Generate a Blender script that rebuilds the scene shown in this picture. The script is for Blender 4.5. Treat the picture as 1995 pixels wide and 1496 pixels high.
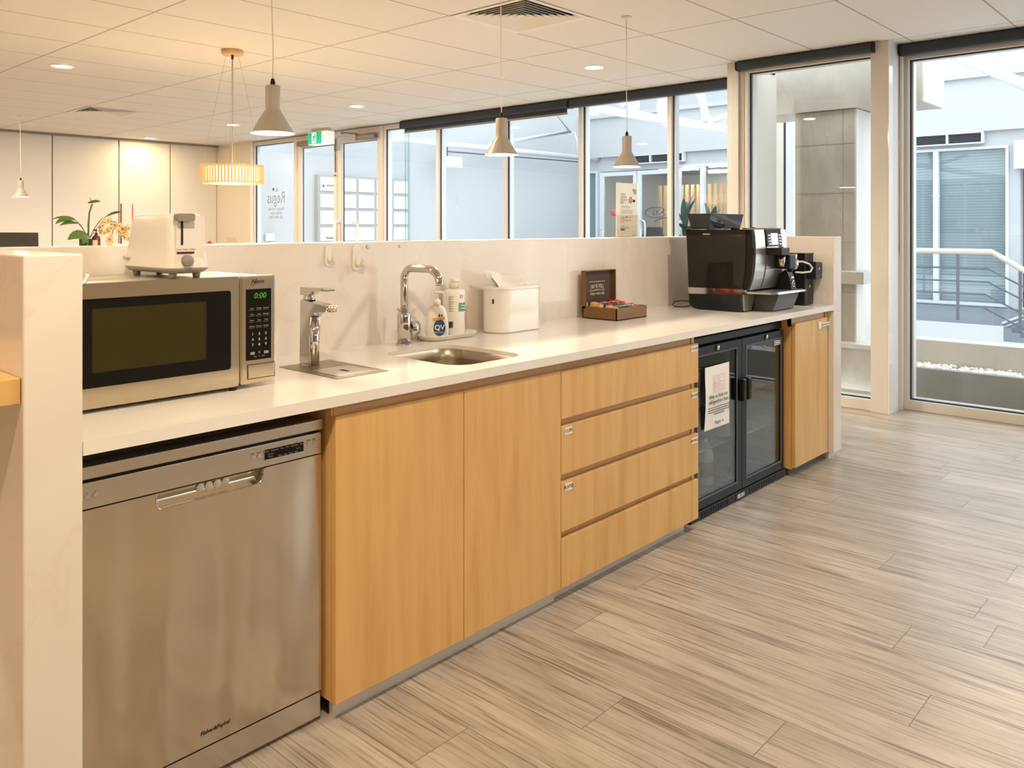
import bpy, bmesh, math, random
from mathutils import Vector, Matrix
for o in list(bpy.data.objects): bpy.data.objects.remove(o)
S = bpy.context.scene
COL = S.collection
PI = math.pi
random.seed(7)

# ---------------------------------------------------------------- camera, sky, exposure
cam = bpy.data.cameras.new('camera'); co = bpy.data.objects.new('camera', cam); COL.objects.link(co)
co.location = (-2.1258, -1.7162, 1.2457)
co.rotation_euler = (PI/2, 0, 0.7387 - PI/2)
cam.sensor_width = 36.0; cam.lens = 36.0*1606.12/1995; cam.shift_y = (441.85-748)/1995
cam.clip_start = .02; cam.clip_end = 200
S.camera = co
S.view_settings.view_transform = 'Standard'; S.view_settings.look = 'None'
S.view_settings.exposure = .93; S.view_settings.gamma = 1; S.view_settings.use_curve_mapping = False
W = bpy.data.worlds.new('overcast_sky'); S.world = W; W.use_nodes = True
wn = W.node_tree.nodes; wl = W.node_tree.links
bg = wn['Background']
tc = wn.new('ShaderNodeTexCoord'); nz = wn.new('ShaderNodeTexNoise'); cr = wn.new('ShaderNodeValToRGB')
nz.inputs['Scale'].default_value = 2.2; nz.inputs['Detail'].default_value = 3
cr.color_ramp.elements[0].position = .3; cr.color_ramp.elements[0].color = (.80, .90, 1, 1)
cr.color_ramp.elements[1].position = .7; cr.color_ramp.elements[1].color = (.93, .97, 1, 1)
wl.new(tc.outputs['Generated'], nz.inputs['Vector']); wl.new(nz.outputs['Fac'], cr.inputs['Fac']); wl.new(cr.outputs['Color'], bg.inputs['Color'])
SKY = 1.75
bg.inputs['Strength'].default_value = SKY
WARM = (1.0, .80, .56); NEUT = (1.0, .90, .78)

# ---------------------------------------------------------------- materials
MATS = {}
def mat(name, col=(.8,.8,.8), rough=.5, metal=0, emit=None, es=0, spec=.5, coat=0, trans=0, ior=1.45):
    if name in MATS: return MATS[name]
    m = bpy.data.materials.new(name); m.use_nodes = True
    b = m.node_tree.nodes['Principled BSDF']
    b.inputs['Base Color'].default_value = (*col, 1); b.inputs['Roughness'].default_value = rough
    b.inputs['Metallic'].default_value = metal; b.inputs['Specular IOR Level'].default_value = spec
    b.inputs['Coat Weight'].default_value = coat; b.inputs['IOR'].default_value = ior
    b.inputs['Transmission Weight'].default_value = trans
    if emit: b.inputs['Emission Color'].default_value = (*emit, 1); b.inputs['Emission Strength'].default_value = es
    m.diffuse_color = (*col, 1)
    MATS[name] = m; return m
def N(m, t, **kw):
    n = m.node_tree.nodes.new(t)
    for k, v in kw.items():
        if k in n.inputs: n.inputs[k].default_value = v
        else: setattr(n, k, v)
    return n
def L(m, a, b): m.node_tree.links.new(a, b)
def BS(m): return m.node_tree.nodes['Principled BSDF']
def ramp(m, stops):
    r = N(m, 'ShaderNodeValToRGB'); e = r.color_ramp.elements
    while len(e) < len(stops): e.new(.5)
    for i, (p, c) in enumerate(stops): e[i].position = p; e[i].color = (*c, 1)
    return r
def coords(m, scale, kind='Object'):
    t = N(m, 'ShaderNodeTexCoord'); mp = N(m, 'ShaderNodeMapping'); mp.inputs['Scale'].default_value = scale
    L(m, t.outputs[kind], mp.inputs['Vector']); return mp
def wcoords(m, scale):
    g = N(m, 'ShaderNodeNewGeometry'); mp = N(m, 'ShaderNodeMapping'); mp.inputs['Scale'].default_value = scale
    L(m, g.outputs['Position'], mp.inputs['Vector']); return mp

def wood_mat(name, dark, mid, light, vec=(5, 5, .45), rough=.38):
    m = mat(name, mid, rough); mp = wcoords(m, vec)
    n1 = N(m, 'ShaderNodeTexNoise', Scale=1.6, Detail=3.5, Distortion=1.1); L(m, mp.outputs[0], n1.inputs['Vector'])
    mp2 = wcoords(m, tuple(12*v if v > 5 else v*1.6 for v in vec))
    n2 = N(m, 'ShaderNodeTexNoise', Scale=2.6, Detail=4.0, Distortion=.15); L(m, mp2.outputs[0], n2.inputs['Vector'])
    r1 = ramp(m, [(.33, mid), (.52, light), (.72, mid)]); L(m, n1.outputs['Fac'], r1.inputs['Fac'])
    r2 = ramp(m, [(.34, dark), (.54, (1, 1, 1))]); L(m, n2.outputs['Fac'], r2.inputs['Fac'])
    mx = N(m, 'ShaderNodeMix', data_type='RGBA', blend_type='MULTIPLY'); mx.inputs[0].default_value = .2
    L(m, r1.outputs[0], mx.inputs[6]); L(m, r2.outputs[0], mx.inputs[7]); L(m, mx.outputs[2], BS(m).inputs['Base Color'])
    return m
M_wood = wood_mat('maple_laminate', (.58, .34, .13), (.61, .35, .112), (.69, .425, .158))
M_woodin = wood_mat('maple_laminate_crosswise', (.55, .33, .14), (.52, .31, .13), (.60, .37, .17), vec=(.55, 9, 9))
M_slat = wood_mat('pale_ash_wood', (.62, .38, .18), (.66, .42, .20), (.74, .50, .27))

def stone_mat(name, c1, c2, vein, rough=.16, vm=.35):
    m = mat(name, c1, rough); mp = wcoords(m, (1.6, 1.6, 1.1)); mp.inputs['Rotation'].default_value = (.6, .35, .3)
    n1 = N(m, 'ShaderNodeTexNoise', Scale=1.5, Detail=4.0, Distortion=1.0); L(m, mp.outputs[0], n1.inputs['Vector'])
    r1 = ramp(m, [(.35, c1), (.65, c2)]); L(m, n1.outputs['Fac'], r1.inputs['Fac'])
    n2 = N(m, 'ShaderNodeTexNoise', Scale=1.1, Detail=5.0, Distortion=2.2); L(m, mp.outputs[0], n2.inputs['Vector'])
    r2 = ramp(m, [(.47, (0, 0, 0)), (.5, (1, 1, 1)), (.53, (0, 0, 0))]); L(m, n2.outputs['Fac'], r2.inputs['Fac'])
    mm = N(m, 'ShaderNodeMath', operation='MULTIPLY'); mm.inputs[1].default_value = vm; L(m, r2.outputs[0], mm.inputs[0])
    mx = N(m, 'ShaderNodeMix', data_type='RGBA'); L(m, mm.outputs[0], mx.inputs[0]); L(m, r1.outputs[0], mx.inputs[6]); mx.inputs[7].default_value = (*vein, 1)
    L(m, mx.outputs[2], BS(m).inputs['Base Color']); return m
M_stone = stone_mat('cream_quartz_stone', (.74, .67, .585), (.79, .73, .655), (.70, .58, .46))
M_top = stone_mat('cream_quartz_top', (.78, .74, .68), (.81, .775, .72), (.78, .72, .64), rough=.13)
M_marble = stone_mat('marble_shaded_tone', (.40, .36, .30), (.50, .46, .39), (.40, .365, .31), rough=.32, vm=.5)  # pier stone with the shade on its room-facing side put into the colour
M_marble_lit = stone_mat('marble_lit_tone', (.60, .575, .53), (.66, .64, .60), (.52, .49, .45), rough=.4, vm=.15)  # same pier stone, paler: light on its lit side put into the colour

def steel_mat(name, col, rough, vec, bump=.02, wavy=0, aniso=.0):
    m = mat(name, col, rough, 1.0); mp = wcoords(m, vec)
    n = N(m, 'ShaderNodeTexNoise', Scale=30.0, Detail=3.0); L(m, mp.outputs[0], n.inputs['Vector'])
    b = N(m, 'ShaderNodeBump', Strength=bump, Distance=.002); L(m, n.outputs['Fac'], b.inputs['Height'])
    if wavy:
        mp2 = wcoords(m, (7, 7, 1.3)); n2 = N(m, 'ShaderNodeTexNoise', Scale=1.0, Detail=1.0); L(m, mp2.outputs[0], n2.inputs['Vector'])
        b2 = N(m, 'ShaderNodeBump', Strength=wavy, Distance=.02); L(m, n2.outputs['Fac'], b2.inputs['Height']); L(m, b2.outputs[0], b.inputs['Normal'])
    L(m, b.outputs[0], BS(m).inputs['Normal'])
    return m
M_steel = steel_mat('brushed_steel', (.60, .555, .49), .27, (1, 1, 18))
M_door = steel_mat('brushed_steel_door', (.60, .53, .43), .17, (18, 1, 1), wavy=1.0)
M_mw = steel_mat('brushed_steel_microwave', (.70, .61, .47), .19, (1, 1, 14))
M_sink = steel_mat('satin_sink_steel', (.36, .31, .235), .36, (8, 8, 8))
M_chrome = mat('chrome', (.62, .60, .575), .06, 1.0)
M_nickel = mat('satin_nickel', (.62, .60, .57), .3, 1.0)
M_silver = mat('silver_plastic', (.66, .62, .56), .32, .85)
M_blackg = mat('gloss_black', (.008, .007, .006), .07, spec=.28)
M_black = mat('black_plastic', (.010, .011, .012), .38, spec=.3)
M_dark = mat('dark_void', (.01, .009, .008), .8)
M_white = mat('white_plastic', (.82, .78, .71), .25)
M_whitem = mat('white_matt', (.80, .78, .74), .6)
M_paper = mat('paper', (.84, .81, .77), .8)
M_frame = mat('pale_painted_frame', (.66, .62, .56), .35)
M_frameo = mat('white_painted_frame', (.66, .69, .72), .35)
M_gask = mat('dark_gasket', (.02, .03, .045), .5)
M_blind = mat('charcoal_blind_fabric', (.032, .042, .056), .6)
M_grey = mat('grey_plastic', (.26, .235, .20), .4)
M_shade = mat('taupe_lamp_enamel', (.37, .33, .275), .4)
M_inner = mat('white_lamp_inside', (.85, .83, .78), .4)
M_cord = mat('white_cord', (.75, .68, .58), .6)
M_lamp = mat('lamp_diffuser', (.9, .9, .9), .4, emit=(1, .93, .80), es=9)
M_lampw = mat('lamp_diffuser_soft', (.9, .9, .9), .4, emit=(1, .92, .78), es=5)
M_ink = mat('black_ink', (.03, .03, .03), .7)
M_inkg = mat('grey_ink', (.33, .29, .26), .7)
M_extw = mat('white_render', (.49, .505, .52), .7)
M_extg = mat('grey_soffit_paint', (.46, .48, .50), .7)
M_pipe = mat('white_steel_tube', (.68, .70, .72), .35)
M_green = mat('leaf_green', (.055, .12, .02), .4)
M_leafd = mat('shade_plant_green', (.06, .11, .075), .5)
M_brown = mat('brown_card', (.20, .095, .025), .45)
M_brownin = mat('dark_brown_lining', (.075, .042, .03), .6)
M_gold = mat('gold_print', (.75, .62, .42), .5)
M_red = mat('red_card', (.62, .03, .02), .45)
M_blue = mat('navy_label', (.03, .08, .22), .4)
M_orange = mat('orange_label', (.75, .33, .03), .5)
M_teal = mat('green_label', (.12, .36, .26), .5)
M_terr = mat('blue_grey_paving', (.17, .20, .235), .6)
M_grayp = mat('grey_planter_paint', (.27, .275, .265), .6)
M_beigep = mat('beige_planter_stone', (.60, .575, .54), .6)
M_mull = mat('grey_blue_steel', (.09, .11, .14), .6)

def glass_mat(name, tint=(.97, .99, .99), refl=1.0, rough=0.0, body=0.0, bodycol=(.5, .55, .6)):
    m = bpy.data.materials.new(name); m.use_nodes = True; MATS[name] = m
    nt = m.node_tree; nt.nodes.remove(BS(m)); out = nt.nodes['Material Output']
    tr = N(m, 'ShaderNodeBsdfTransparent'); tr.inputs['Color'].default_value = (*tint, 1)
    gl = N(m, 'ShaderNodeBsdfGlossy'); gl.inputs['Roughness'].default_value = rough
    fr = N(m, 'ShaderNodeLayerWeight'); fr.inputs['Blend'].default_value = .5
    pw = N(m, 'ShaderNodeMath', operation='POWER'); pw.inputs[1].default_value = 5.0; L(m, fr.outputs['Facing'], pw.inputs[0])
    mu = N(m, 'ShaderNodeMath', operation='MULTIPLY_ADD'); mu.inputs[1].default_value = .9*refl; mu.inputs[2].default_value = .04*refl; mu.use_clamp = True; L(m, pw.outputs[0], mu.inputs[0])
    mx = N(m, 'ShaderNodeMixShader'); L(m, mu.outputs[0], mx.inputs[0])
    if body:
        df = N(m, 'ShaderNodeBsdfDiffuse'); df.inputs['Color'].default_value = (*bodycol, 1)
        m2 = N(m, 'ShaderNodeMixShader'); m2.inputs[0].default_value = body
        L(m, tr.outputs[0], m2.inputs[1]); L(m, df.outputs[0], m2.inputs[2]); L(m, m2.outputs[0], mx.inputs[1])
    else: L(m, tr.outputs[0], mx.inputs[1])
    L(m, gl.outputs[0], mx.inputs[2]); L(m, mx.outputs[0], out.inputs['Surface'])
    m.diffuse_color = (.7, .8, .85, .3)
    return m
M_glass = glass_mat('window_glass', refl=1.0)
M_fglass = glass_mat('fridge_glass', (.80, .84, .84), refl=1.8)
M_bglass = glass_mat('acrylic', (.97, .96, .93), refl=.8)
M_teag = glass_mat('teal_glass', (.6, .72, .74), refl=1.2, body=.75, bodycol=(.22, .33, .36))
M_edge = glass_mat('green_glass_edge', (.75, .88, .88), refl=1.5, body=.25, bodycol=(.5, .62, .65))

# floor: planks run along y
M_floor = mat('grey_oak_vinyl_plank', (.35, .29, .22), .36, spec=.8); m = M_floor
g = N(m, 'ShaderNodeNewGeometry'); sp = N(m, 'ShaderNodeSeparateXYZ'); L(m, g.outputs['Position'], sp.inputs[0])
ax = N(m, 'ShaderNodeMath', operation='ADD'); ax.inputs[1].default_value = -.061 + .186*60; L(m, sp.outputs[0], ax.inputs[0])
ay = N(m, 'ShaderNodeMath', operation='ADD'); ay.inputs[1].default_value = 20.5; L(m, sp.outputs[1], ay.inputs[0])
rw = N(m, 'ShaderNodeMath', operation='DIVIDE'); rw.inputs[1].default_value = .186; L(m, ax.outputs[0], rw.inputs[0])
fl_ = N(m, 'ShaderNodeMath', operation='FLOOR'); L(m, rw.outputs[0], fl_.inputs[0])
wn_ = N(m, 'ShaderNodeTexWhiteNoise', noise_dimensions='1D'); L(m, fl_.outputs[0], wn_.inputs['W'])
ay2 = N(m, 'ShaderNodeMath', operation='MULTIPLY_ADD'); ay2.inputs[1].default_value = 1.22; L(m, wn_.outputs['Value'], ay2.inputs[0]); L(m, ay.outputs[0], ay2.inputs[2])
cb = N(m, 'ShaderNodeCombineXYZ'); L(m, ay2.outputs[0], cb.inputs[0]); L(m, ax.outputs[0], cb.inputs[1])
bt = N(m, 'ShaderNodeTexBrick', Scale=1.0); bt.inputs['Brick Width'].default_value = 1.22; bt.inputs['Row Height'].default_value = .186
bt.inputs['Mortar Size'].default_value = .0011; bt.inputs['Mortar Smooth'].default_value = .3; bt.offset = 0; bt.offset_frequency = 1
bt.inputs['Color1'].default_value = (0, 0, 0, 1); bt.inputs['Color2'].default_value = (1, 1, 1, 1); bt.inputs['Mortar'].default_value = (.5, .5, .5, 1); bt.inputs['Bias'].default_value = 0
L(m, cb.outputs[0], bt.inputs['Vector'])
# per plank shift of the grain
sh = N(m, 'ShaderNodeVectorMath', operation='SCALE'); sh.inputs['Scale'].default_value = 7.0; L(m, bt.outputs['Color'], sh.inputs[0])
ad = N(m, 'ShaderNodeVectorMath', operation='ADD'); L(m, g.outputs['Position'], ad.inputs[0]); L(m, sh.outputs[0], ad.inputs[1])
mp = N(m, 'ShaderNodeMapping'); mp.inputs['Scale'].default_value = (13, 1.7, 1); L(m, ad.outputs[0], mp.inputs['Vector'])
n1 = N(m, 'ShaderNodeTexNoise', Scale=1.2, Detail=5.0, Distortion=.7, Roughness=.6); L(m, mp.outputs[0], n1.inputs['Vector'])
r1 = ramp(m, [(.28, (.30, .25, .20)), (.45, (.40, .34, .275)), (.60, (.47, .41, .34)), (.8, (.53, .47, .40))]); L(m, n1.outputs['Fac'], r1.inputs['Fac'])
mp2 = N(m, 'ShaderNodeMapping'); mp2.inputs['Scale'].default_value = (95, 2.6, 1); L(m, ad.outputs[0], mp2.inputs['Vector'])
n2 = N(m, 'ShaderNodeTexNoise', Scale=1.3, Detail=4.0, Distortion=.4); L(m, mp2.outputs[0], n2.inputs['Vector'])
r2 = ramp(m, [(.34, (.40, .34, .28)), (.50, (1, 1, 1))]); L(m, n2.outputs['Fac'], r2.inputs['Fac'])
mp3 = N(m, 'ShaderNodeMapping'); mp3.inputs['Scale'].default_value = (9, 2.2, 1); L(m, ad.outputs[0], mp3.inputs['Vector'])
n3 = N(m, 'ShaderNodeTexNoise', Scale=1.5, Detail=3.0, Distortion=.5); L(m, mp3.outputs[0], n3.inputs['Vector'])
pm_ = N(m, 'ShaderNodeMapRange'); pm_.inputs['From Min'].default_value = .38; pm_.inputs['From Max'].default_value = .62; pm_.inputs['To Min'].default_value = .4; pm_.inputs['To Max'].default_value = 1.0; L(m, n3.outputs['Fac'], pm_.inputs['Value'])
x1 = N(m, 'ShaderNodeMix', data_type='RGBA', blend_type='MULTIPLY'); L(m, pm_.outputs[0], x1.inputs[0]); L(m, r1.outputs[0], x1.inputs[6]); L(m, r2.outputs[0], x1.inputs[7])
r3 = ramp(m, [(0, (.90, .895, .89)), (1, (1.08, 1.08, 1.08))]); L(m, bt.outputs['Color'], r3.inputs['Fac'])
x2 = N(m, 'ShaderNodeMix', data_type='RGBA', blend_type='MULTIPLY'); x2.inputs[0].default_value = 1; L(m, x1.outputs[2], x2.inputs[6]); L(m, r3.outputs[0], x2.inputs[7])
x3 = N(m, 'ShaderNodeMix', data_type='RGBA'); L(m, bt.outputs['Fac'], x3.inputs[0]); L(m, x2.outputs[2], x3.inputs[6]); x3.inputs[7].default_value = (.10, .075, .055, 1)
L(m, x3.outputs[2], BS(m).inputs['Base Color'])
rr = N(m, 'ShaderNodeMapRange'); rr.inputs['To Min'].default_value = .42; rr.inputs['To Max'].default_value = .27; L(m, n2.outputs['Fac'], rr.inputs['Value']); L(m, rr.outputs[0], BS(m).inputs['Roughness'])
bp = N(m, 'ShaderNodeBump', Strength=.35, Distance=.0015); L(m, n2.outputs['Fac'], bp.inputs['Height']); L(m, bp.outputs[0], BS(m).inputs['Normal'])

# ceiling tiles 1.2 x 0.6 with a thin T grid
M_ceil = mat('ceiling_tiles', (.76, .735, .70), .85); m = M_ceil
g = N(m, 'ShaderNodeNewGeometry'); sp = N(m, 'ShaderNodeSeparateXYZ'); L(m, g.outputs['Position'], sp.inputs[0])
def gridline(out, off, step, w):
    a = N(m, 'ShaderNodeMath', operation='ADD'); a.inputs[1].default_value = 60*step - off + w/2; L(m, out, a.inputs[0])
    b = N(m, 'ShaderNodeMath', operation='MODULO'); b.inputs[1].default_value = step; L(m, a.outputs[0], b.inputs[0])
    c = N(m, 'ShaderNodeMath', operation='LESS_THAN'); c.inputs[1].default_value = w; L(m, b.outputs[0], c.inputs[0]); return c
gx1 = gridline(sp.outputs[0], .0033, 1.2, .012); gx2 = gridline(sp.outputs[1], 1.8134, .6, .012)
mxx = N(m, 'ShaderNodeMath', operation='MAXIMUM'); L(m, gx1.outputs[0], mxx.inputs[0]); L(m, gx2.outputs[0], mxx.inputs[1])
mx = N(m, 'ShaderNodeMix', data_type='RGBA'); L(m, mxx.outputs[0], mx.inputs[0]); mx.inputs[6].default_value = (.76, .735, .70, 1); mx.inputs[7].default_value = (.42, .38, .34, 1)
L(m, mx.outputs[2], BS(m).inputs['Base Color'])

# striped blinds behind far windows
M_venet = mat('venetian_blind_slats', (.5, .57, .6), .5); m = M_venet
g = N(m, 'ShaderNodeNewGeometry'); sp = N(m, 'ShaderNodeSeparateXYZ'); L(m, g.outputs['Position'], sp.inputs[0])
md = N(m, 'ShaderNodeMath', operation='FRACT'); sc = N(m, 'ShaderNodeMath', operation='MULTIPLY'); sc.inputs[1].default_value = 21.0; L(m, sp.outputs[2], sc.inputs[0]); L(m, sc.outputs[0], md.inputs[0])
rv = ramp(m, [(.0, (.20, .265, .295)), (.35, (.28, .345, .375)), (.8, (.32, .385, .41)), (.95, (.18, .24, .27))]); L(m, md.outputs[0], rv.inputs['Fac']); L(m, rv.outputs[0], BS(m).inputs['Base Color'])

# ---------------------------------------------------------------- mesh builder
class MB:
    def __init__(s): s.v = []; s.f = []; s.m = []; s.sm = []
    def add(s, vs, fs, mi=0, smooth=False):
        o = len(s.v); s.v += [tuple(p) for p in vs]
        for f in fs: s.f.append(tuple(i+o for i in f)); s.m.append(mi); s.sm.append(smooth)
        return s
    def box(s, x0, x1, y0, y1, z0, z1, b=0, mi=0, seg=2):
        x0, x1 = sorted((x0, x1)); y0, y1 = sorted((y0, y1)); z0, z1 = sorted((z0, z1))
        if b <= 0:
            vs = [(x, y, z) for x in (x0, x1) for y in (y0, y1) for z in (z0, z1)]
            return s.add(vs, [(0,1,3,2),(4,6,7,5),(0,4,5,1),(2,3,7,6),(0,2,6,4),(1,5,7,3)], mi)
        bm = bmesh.new(); bmesh.ops.create_cube(bm, size=1)
        for v in bm.verts: v.co = ((x0+x1)/2+v.co.x*(x1-x0), (y0+y1)/2+v.co.y*(y1-y0), (z0+z1)/2+v.co.z*(z1-z0))
        b = min(b, .49*min(x1-x0, y1-y0, z1-z0))
        bmesh.ops.bevel(bm, geom=bm.edges[:], offset=b, segments=seg, profile=.5, affect='EDGES')
        s.bm(bm, mi, seg > 2); return s
    def bm(s, bm, mi=0, smooth=False):
        bm.verts.ensure_lookup_table(); bm.verts.index_update()
        s.add([v.co.copy() for v in bm.verts], [[v.index for v in f.verts] for f in bm.faces], mi, smooth); bm.free()
    def prism(s, pts, a, b, axis='z', mi=0, smooth=False):
        n = len(pts)
        def P(p, t):
            return {'z': (p[0], p[1], t), 'y': (p[0], t, p[1]), 'x': (t, p[0], p[1])}[axis]
        vs = [P(p, a) for p in pts] + [P(p, b) for p in pts]
        fs = [(i, (i+1) % n, n+(i+1) % n, n+i) for i in range(n)]
        s.add(vs, fs, mi, smooth)
        o = len(s.v)-2*n
        s.f += [tuple(o+i for i in reversed(range(n))), tuple(o+n+i for i in range(n))]; s.m += [mi, mi]; s.sm += [False, False]
        return s
    def lathe(s, prof, c=(0,0,0), n=32, mi=0, smooth=True, axis='z', sx=1, sy=1, cap=True):
        vs = []; fs = []
        for r, h in prof:
            for k in range(n):
                a = 2*PI*k/n; p = (sx*r*math.cos(a), sy*r*math.sin(a), h)
                if axis == 'x': p = (p[2], p[0], p[1])
                if axis == 'y': p = (p[0], p[2], p[1])
                vs.append((c[0]+p[0], c[1]+p[1], c[2]+p[2]))
        for j in range(len(prof)-1):
            for k in range(n): fs.append((j*n+k, j*n+(k+1) % n, (j+1)*n+(k+1) % n, (j+1)*n+k))
        s.add(vs, fs, mi, smooth)
        if cap:
            o = len(s.v)-len(vs)
            if prof[0][0] > 1e-5: s.f.append(tuple(o+k for k in reversed(range(n)))); s.m.append(mi); s.sm.append(False)
            if prof[-1][0] > 1e-5: s.f.append(tuple(o+(len(prof)-1)*n+k for k in range(n))); s.m.append(mi); s.sm.append(False)
        return s
    def cyl(s, c, r, h, axis='z', n=24, mi=0): return s.lathe([(r, 0), (r, h)], c, n, mi, True, axis)
    def tube(s, pts, r, n=10, mi=0, caps=True):
        pts = [Vector(p) for p in pts]; rs = r if isinstance(r, (list, tuple)) else [r]*len(pts)
        vs = []; up = None
        for i, p in enumerate(pts):
            t = (pts[min(i+1, len(pts)-1)]-pts[max(i-1, 0)]).normalized()
            if up is None: up = Vector((0,0,1)) if abs(t.z) < .9 else Vector((1,0,0))
            a = (up-t*up.dot(t)).normalized(); up = a; b = t.cross(a)
            for k in range(n):
                w = 2*PI*k/n; vs.append(p+(a*math.cos(w)+b*math.sin(w))*rs[i])
        fs = [(j*n+k, j*n+(k+1) % n, (j+1)*n+(k+1) % n, (j+1)*n+k) for j in range(len(pts)-1) for k in range(n)]
        s.add(vs, fs, mi, True)
        if caps:
            o = len(s.v)-len(vs); s.f += [tuple(o+k for k in reversed(range(n))), tuple(o+(len(pts)-1)*n+k for k in range(n))]; s.m += [mi, mi]; s.sm += [False, False]
        return s
    def quad(s, a, b, c, d, mi=0): return s.add([a, b, c, d], [(0,1,2,3)], mi)
    def text(s, txt, org, size, u=(1,0,0), v=(0,0,1), depth=.0006, mi=0, align='CENTER', sx=1.0, bold=0, shear=0):
        cu = bpy.data.curves.new('t', 'FONT'); cu.body = txt; cu.size = size; cu.align_x = align; cu.align_y = 'CENTER'; cu.extrude = depth/2; cu.offset = bold; cu.shear = shear
        cu.resolution_u = 3
        ob = bpy.data.objects.new('t', cu); COL.objects.link(ob); dg = bpy.context.evaluated_depsgraph_get(); dg.update()
        me = bpy.data.meshes.new_from_object(ob.evaluated_get(dg)); u = Vector(u); v = Vector(v); w = u.cross(v); o = Vector(org)
        s.add([o+u*(p.co.x*sx)+v*p.co.y+w*(p.co.z+depth/2) for p in me.vertices], [tuple(p.vertices) for p in me.polygons], mi)
        bpy.data.objects.remove(ob); bpy.data.curves.remove(cu); bpy.data.meshes.remove(me); return s
def rrect(x0, x1, y0, y1, r, n=6):
    pts = []
    for cx, cy, a0 in ((x1-r, y1-r, 0), (x0+r, y1-r, PI/2), (x0+r, y0+r, PI), (x1-r, y0+r, 1.5*PI)):
        for k in range(n+1):
            a = a0+PI/2*k/n; pts.append((cx+r*math.cos(a), cy+r*math.sin(a)))
    return pts
def frame_pts(mb, x0, x1, z0, z1, wl, wr, wb, wt, y0, y1, plane='y', mi=0, b=0):
    # rectangular ring; plane 'y': x/z extents, thickness along y ; plane 'x': (x0,x1) are y extents
    def bx(a0, a1, c0, c1):
        if plane == 'y': mb.box(a0, a1, y0, y1, c0, c1, b, mi)
        else: mb.box(y0, y1, a0, a1, c0, c1, b, mi)
    bx(x0, x0+wl, z0, z1); bx(x1-wr, x1, z0, z1); bx(x0+wl, x1-wr, z0, z0+wb); bx(x0+wl, x1-wr, z1-wt, z1)
    return mb

def wloc(o):
    l = Vector((0,0,0))
    while o: l += o.location; o = o.parent
    return l
def mesh_obj(name, mb, mats, parent=None, local=False, org=None):
    me = bpy.data.meshes.new(name)
    off = Vector((0,0,0))
    if not local:
        if parent: off = wloc(parent)
        elif org is not None: off = Vector(org)
        else:
            xs = [p[0] for p in mb.v]; ys = [p[1] for p in mb.v]; zs = [p[2] for p in mb.v]
            off = Vector(((min(xs)+max(xs))/2, (min(ys)+max(ys))/2, min(zs)))
    me.from_pydata([Vector(p)-off for p in mb.v], [], mb.f)
    ms = mats if isinstance(mats, (list, tuple)) else [mats]
    for mm in ms: me.materials.append(mm)
    me.polygons.foreach_set('material_index', mb.m); me.polygons.foreach_set('use_smooth', mb.sm)
    bm = bmesh.new(); bm.from_mesh(me); bmesh.ops.recalc_face_normals(bm, faces=bm.faces[:]); bm.to_mesh(me); bm.free()
    me.update()
    o = bpy.data.objects.new(name, me); COL.objects.link(o)
    if parent: o.parent = parent
    else: o.location = off if not local else (0,0,0)
    return o
def part(name, mb, mats, parent, label=None, local=False):
    o = mesh_obj(name, mb, mats, parent, local)
    if label: o['label'] = label
    return o
def tag(o, label, cat, group=None, kind=None):
    o['label'] = label; o['category'] = cat
    if group: o['group'] = group
    if kind: o['kind'] = kind
    return o
def thing(name, label, cat, loc=(0,0,0), rz=0, group=None):
    o = bpy.data.objects.new(name, None); COL.objects.link(o); o.location = loc; o.rotation_euler = (0,0,rz); o.empty_display_size = .05
    return tag(o, label, cat, group)
def single(name, mb, mats, label, cat, group=None, kind=None, org=None): return tag(mesh_obj(name, mb, mats, org=org), label, cat, group, kind)
def struct(name, mb, mats, parent=None, label=None):
    o = mesh_obj(name, mb, mats, parent)
    if not parent: o['kind'] = 'structure'
    if label: o['label'] = label
    return o
def dup(root, loc, label=None, group=None, rz=None, scale=None):
    r = root.copy(); COL.objects.link(r); r.location = loc
    if rz is not None: r.rotation_euler = (0,0,rz)
    if scale: r.scale = scale
    if label: r['label'] = label
    if group: r['group'] = group
    def rec(a, b):
        for ch in [c for c in bpy.data.objects if c.parent == a and c is not b]:
            c = ch.copy(); COL.objects.link(c); c.parent = b
            rec(ch, c)
    kids = [c for c in bpy.data.objects if c.parent == root]
    for ch in kids:
        c = ch.copy(); COL.objects.link(c); c.parent = r
        for g2 in [k for k in bpy.data.objects if k.parent == ch]:
            d = g2.copy(); COL.objects.link(d); d.parent = c
    return r
def lamp(name, loc, power, col, size=.12, spread=PI, rot=(0,0,0), parent=None):
    l = bpy.data.lights.new(name, 'AREA'); l.shape = 'DISK'; l.size = size; l.energy = power; l.color = col; l.spread = spread
    o = bpy.data.objects.new(name, l); COL.objects.link(o); o.location = loc; o.rotation_euler = rot
    if parent: o.parent = parent
    return o
# ================================================================ room shell
CZ = 2.4847
struct('floor', MB().box(-6, 4.3, -6, 10.3, -.06, 0), M_floor)
VH = .285; VS = [(1.5033-.3+.3, 1.5134), (1.5033, 7.5134)]
mb = MB(); mb.box(-6, 3.98, -6, VS[0][1]-VH, CZ, CZ+.05); mb.box(3.98, 4.3, 1.24, VS[0][1]-VH, CZ, CZ+.05); mb.box(-6, 4.3, VS[0][1]+VH, VS[1][1]-VH, CZ, CZ+.05); mb.box(-6, 4.3, VS[1][1]+VH, 10.3, CZ, CZ+.05)
for vx, vy in VS: mb.box(-6, vx-VH, vy-VH, vy+VH, CZ, CZ+.05); mb.box(vx+VH, 3.98 if vy < 2 and 0 else 4.3, vy-VH, vy+VH, CZ, CZ+.05)
struct('ceiling', mb, M_ceil)
M_wall = mat('cream_wall_panel', (.80, .775, .73), .55)
mb = MB(); xs = [-6, -1.2, -.34, .98, 1.842, 2.701, 3.434, 4.16]
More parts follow.
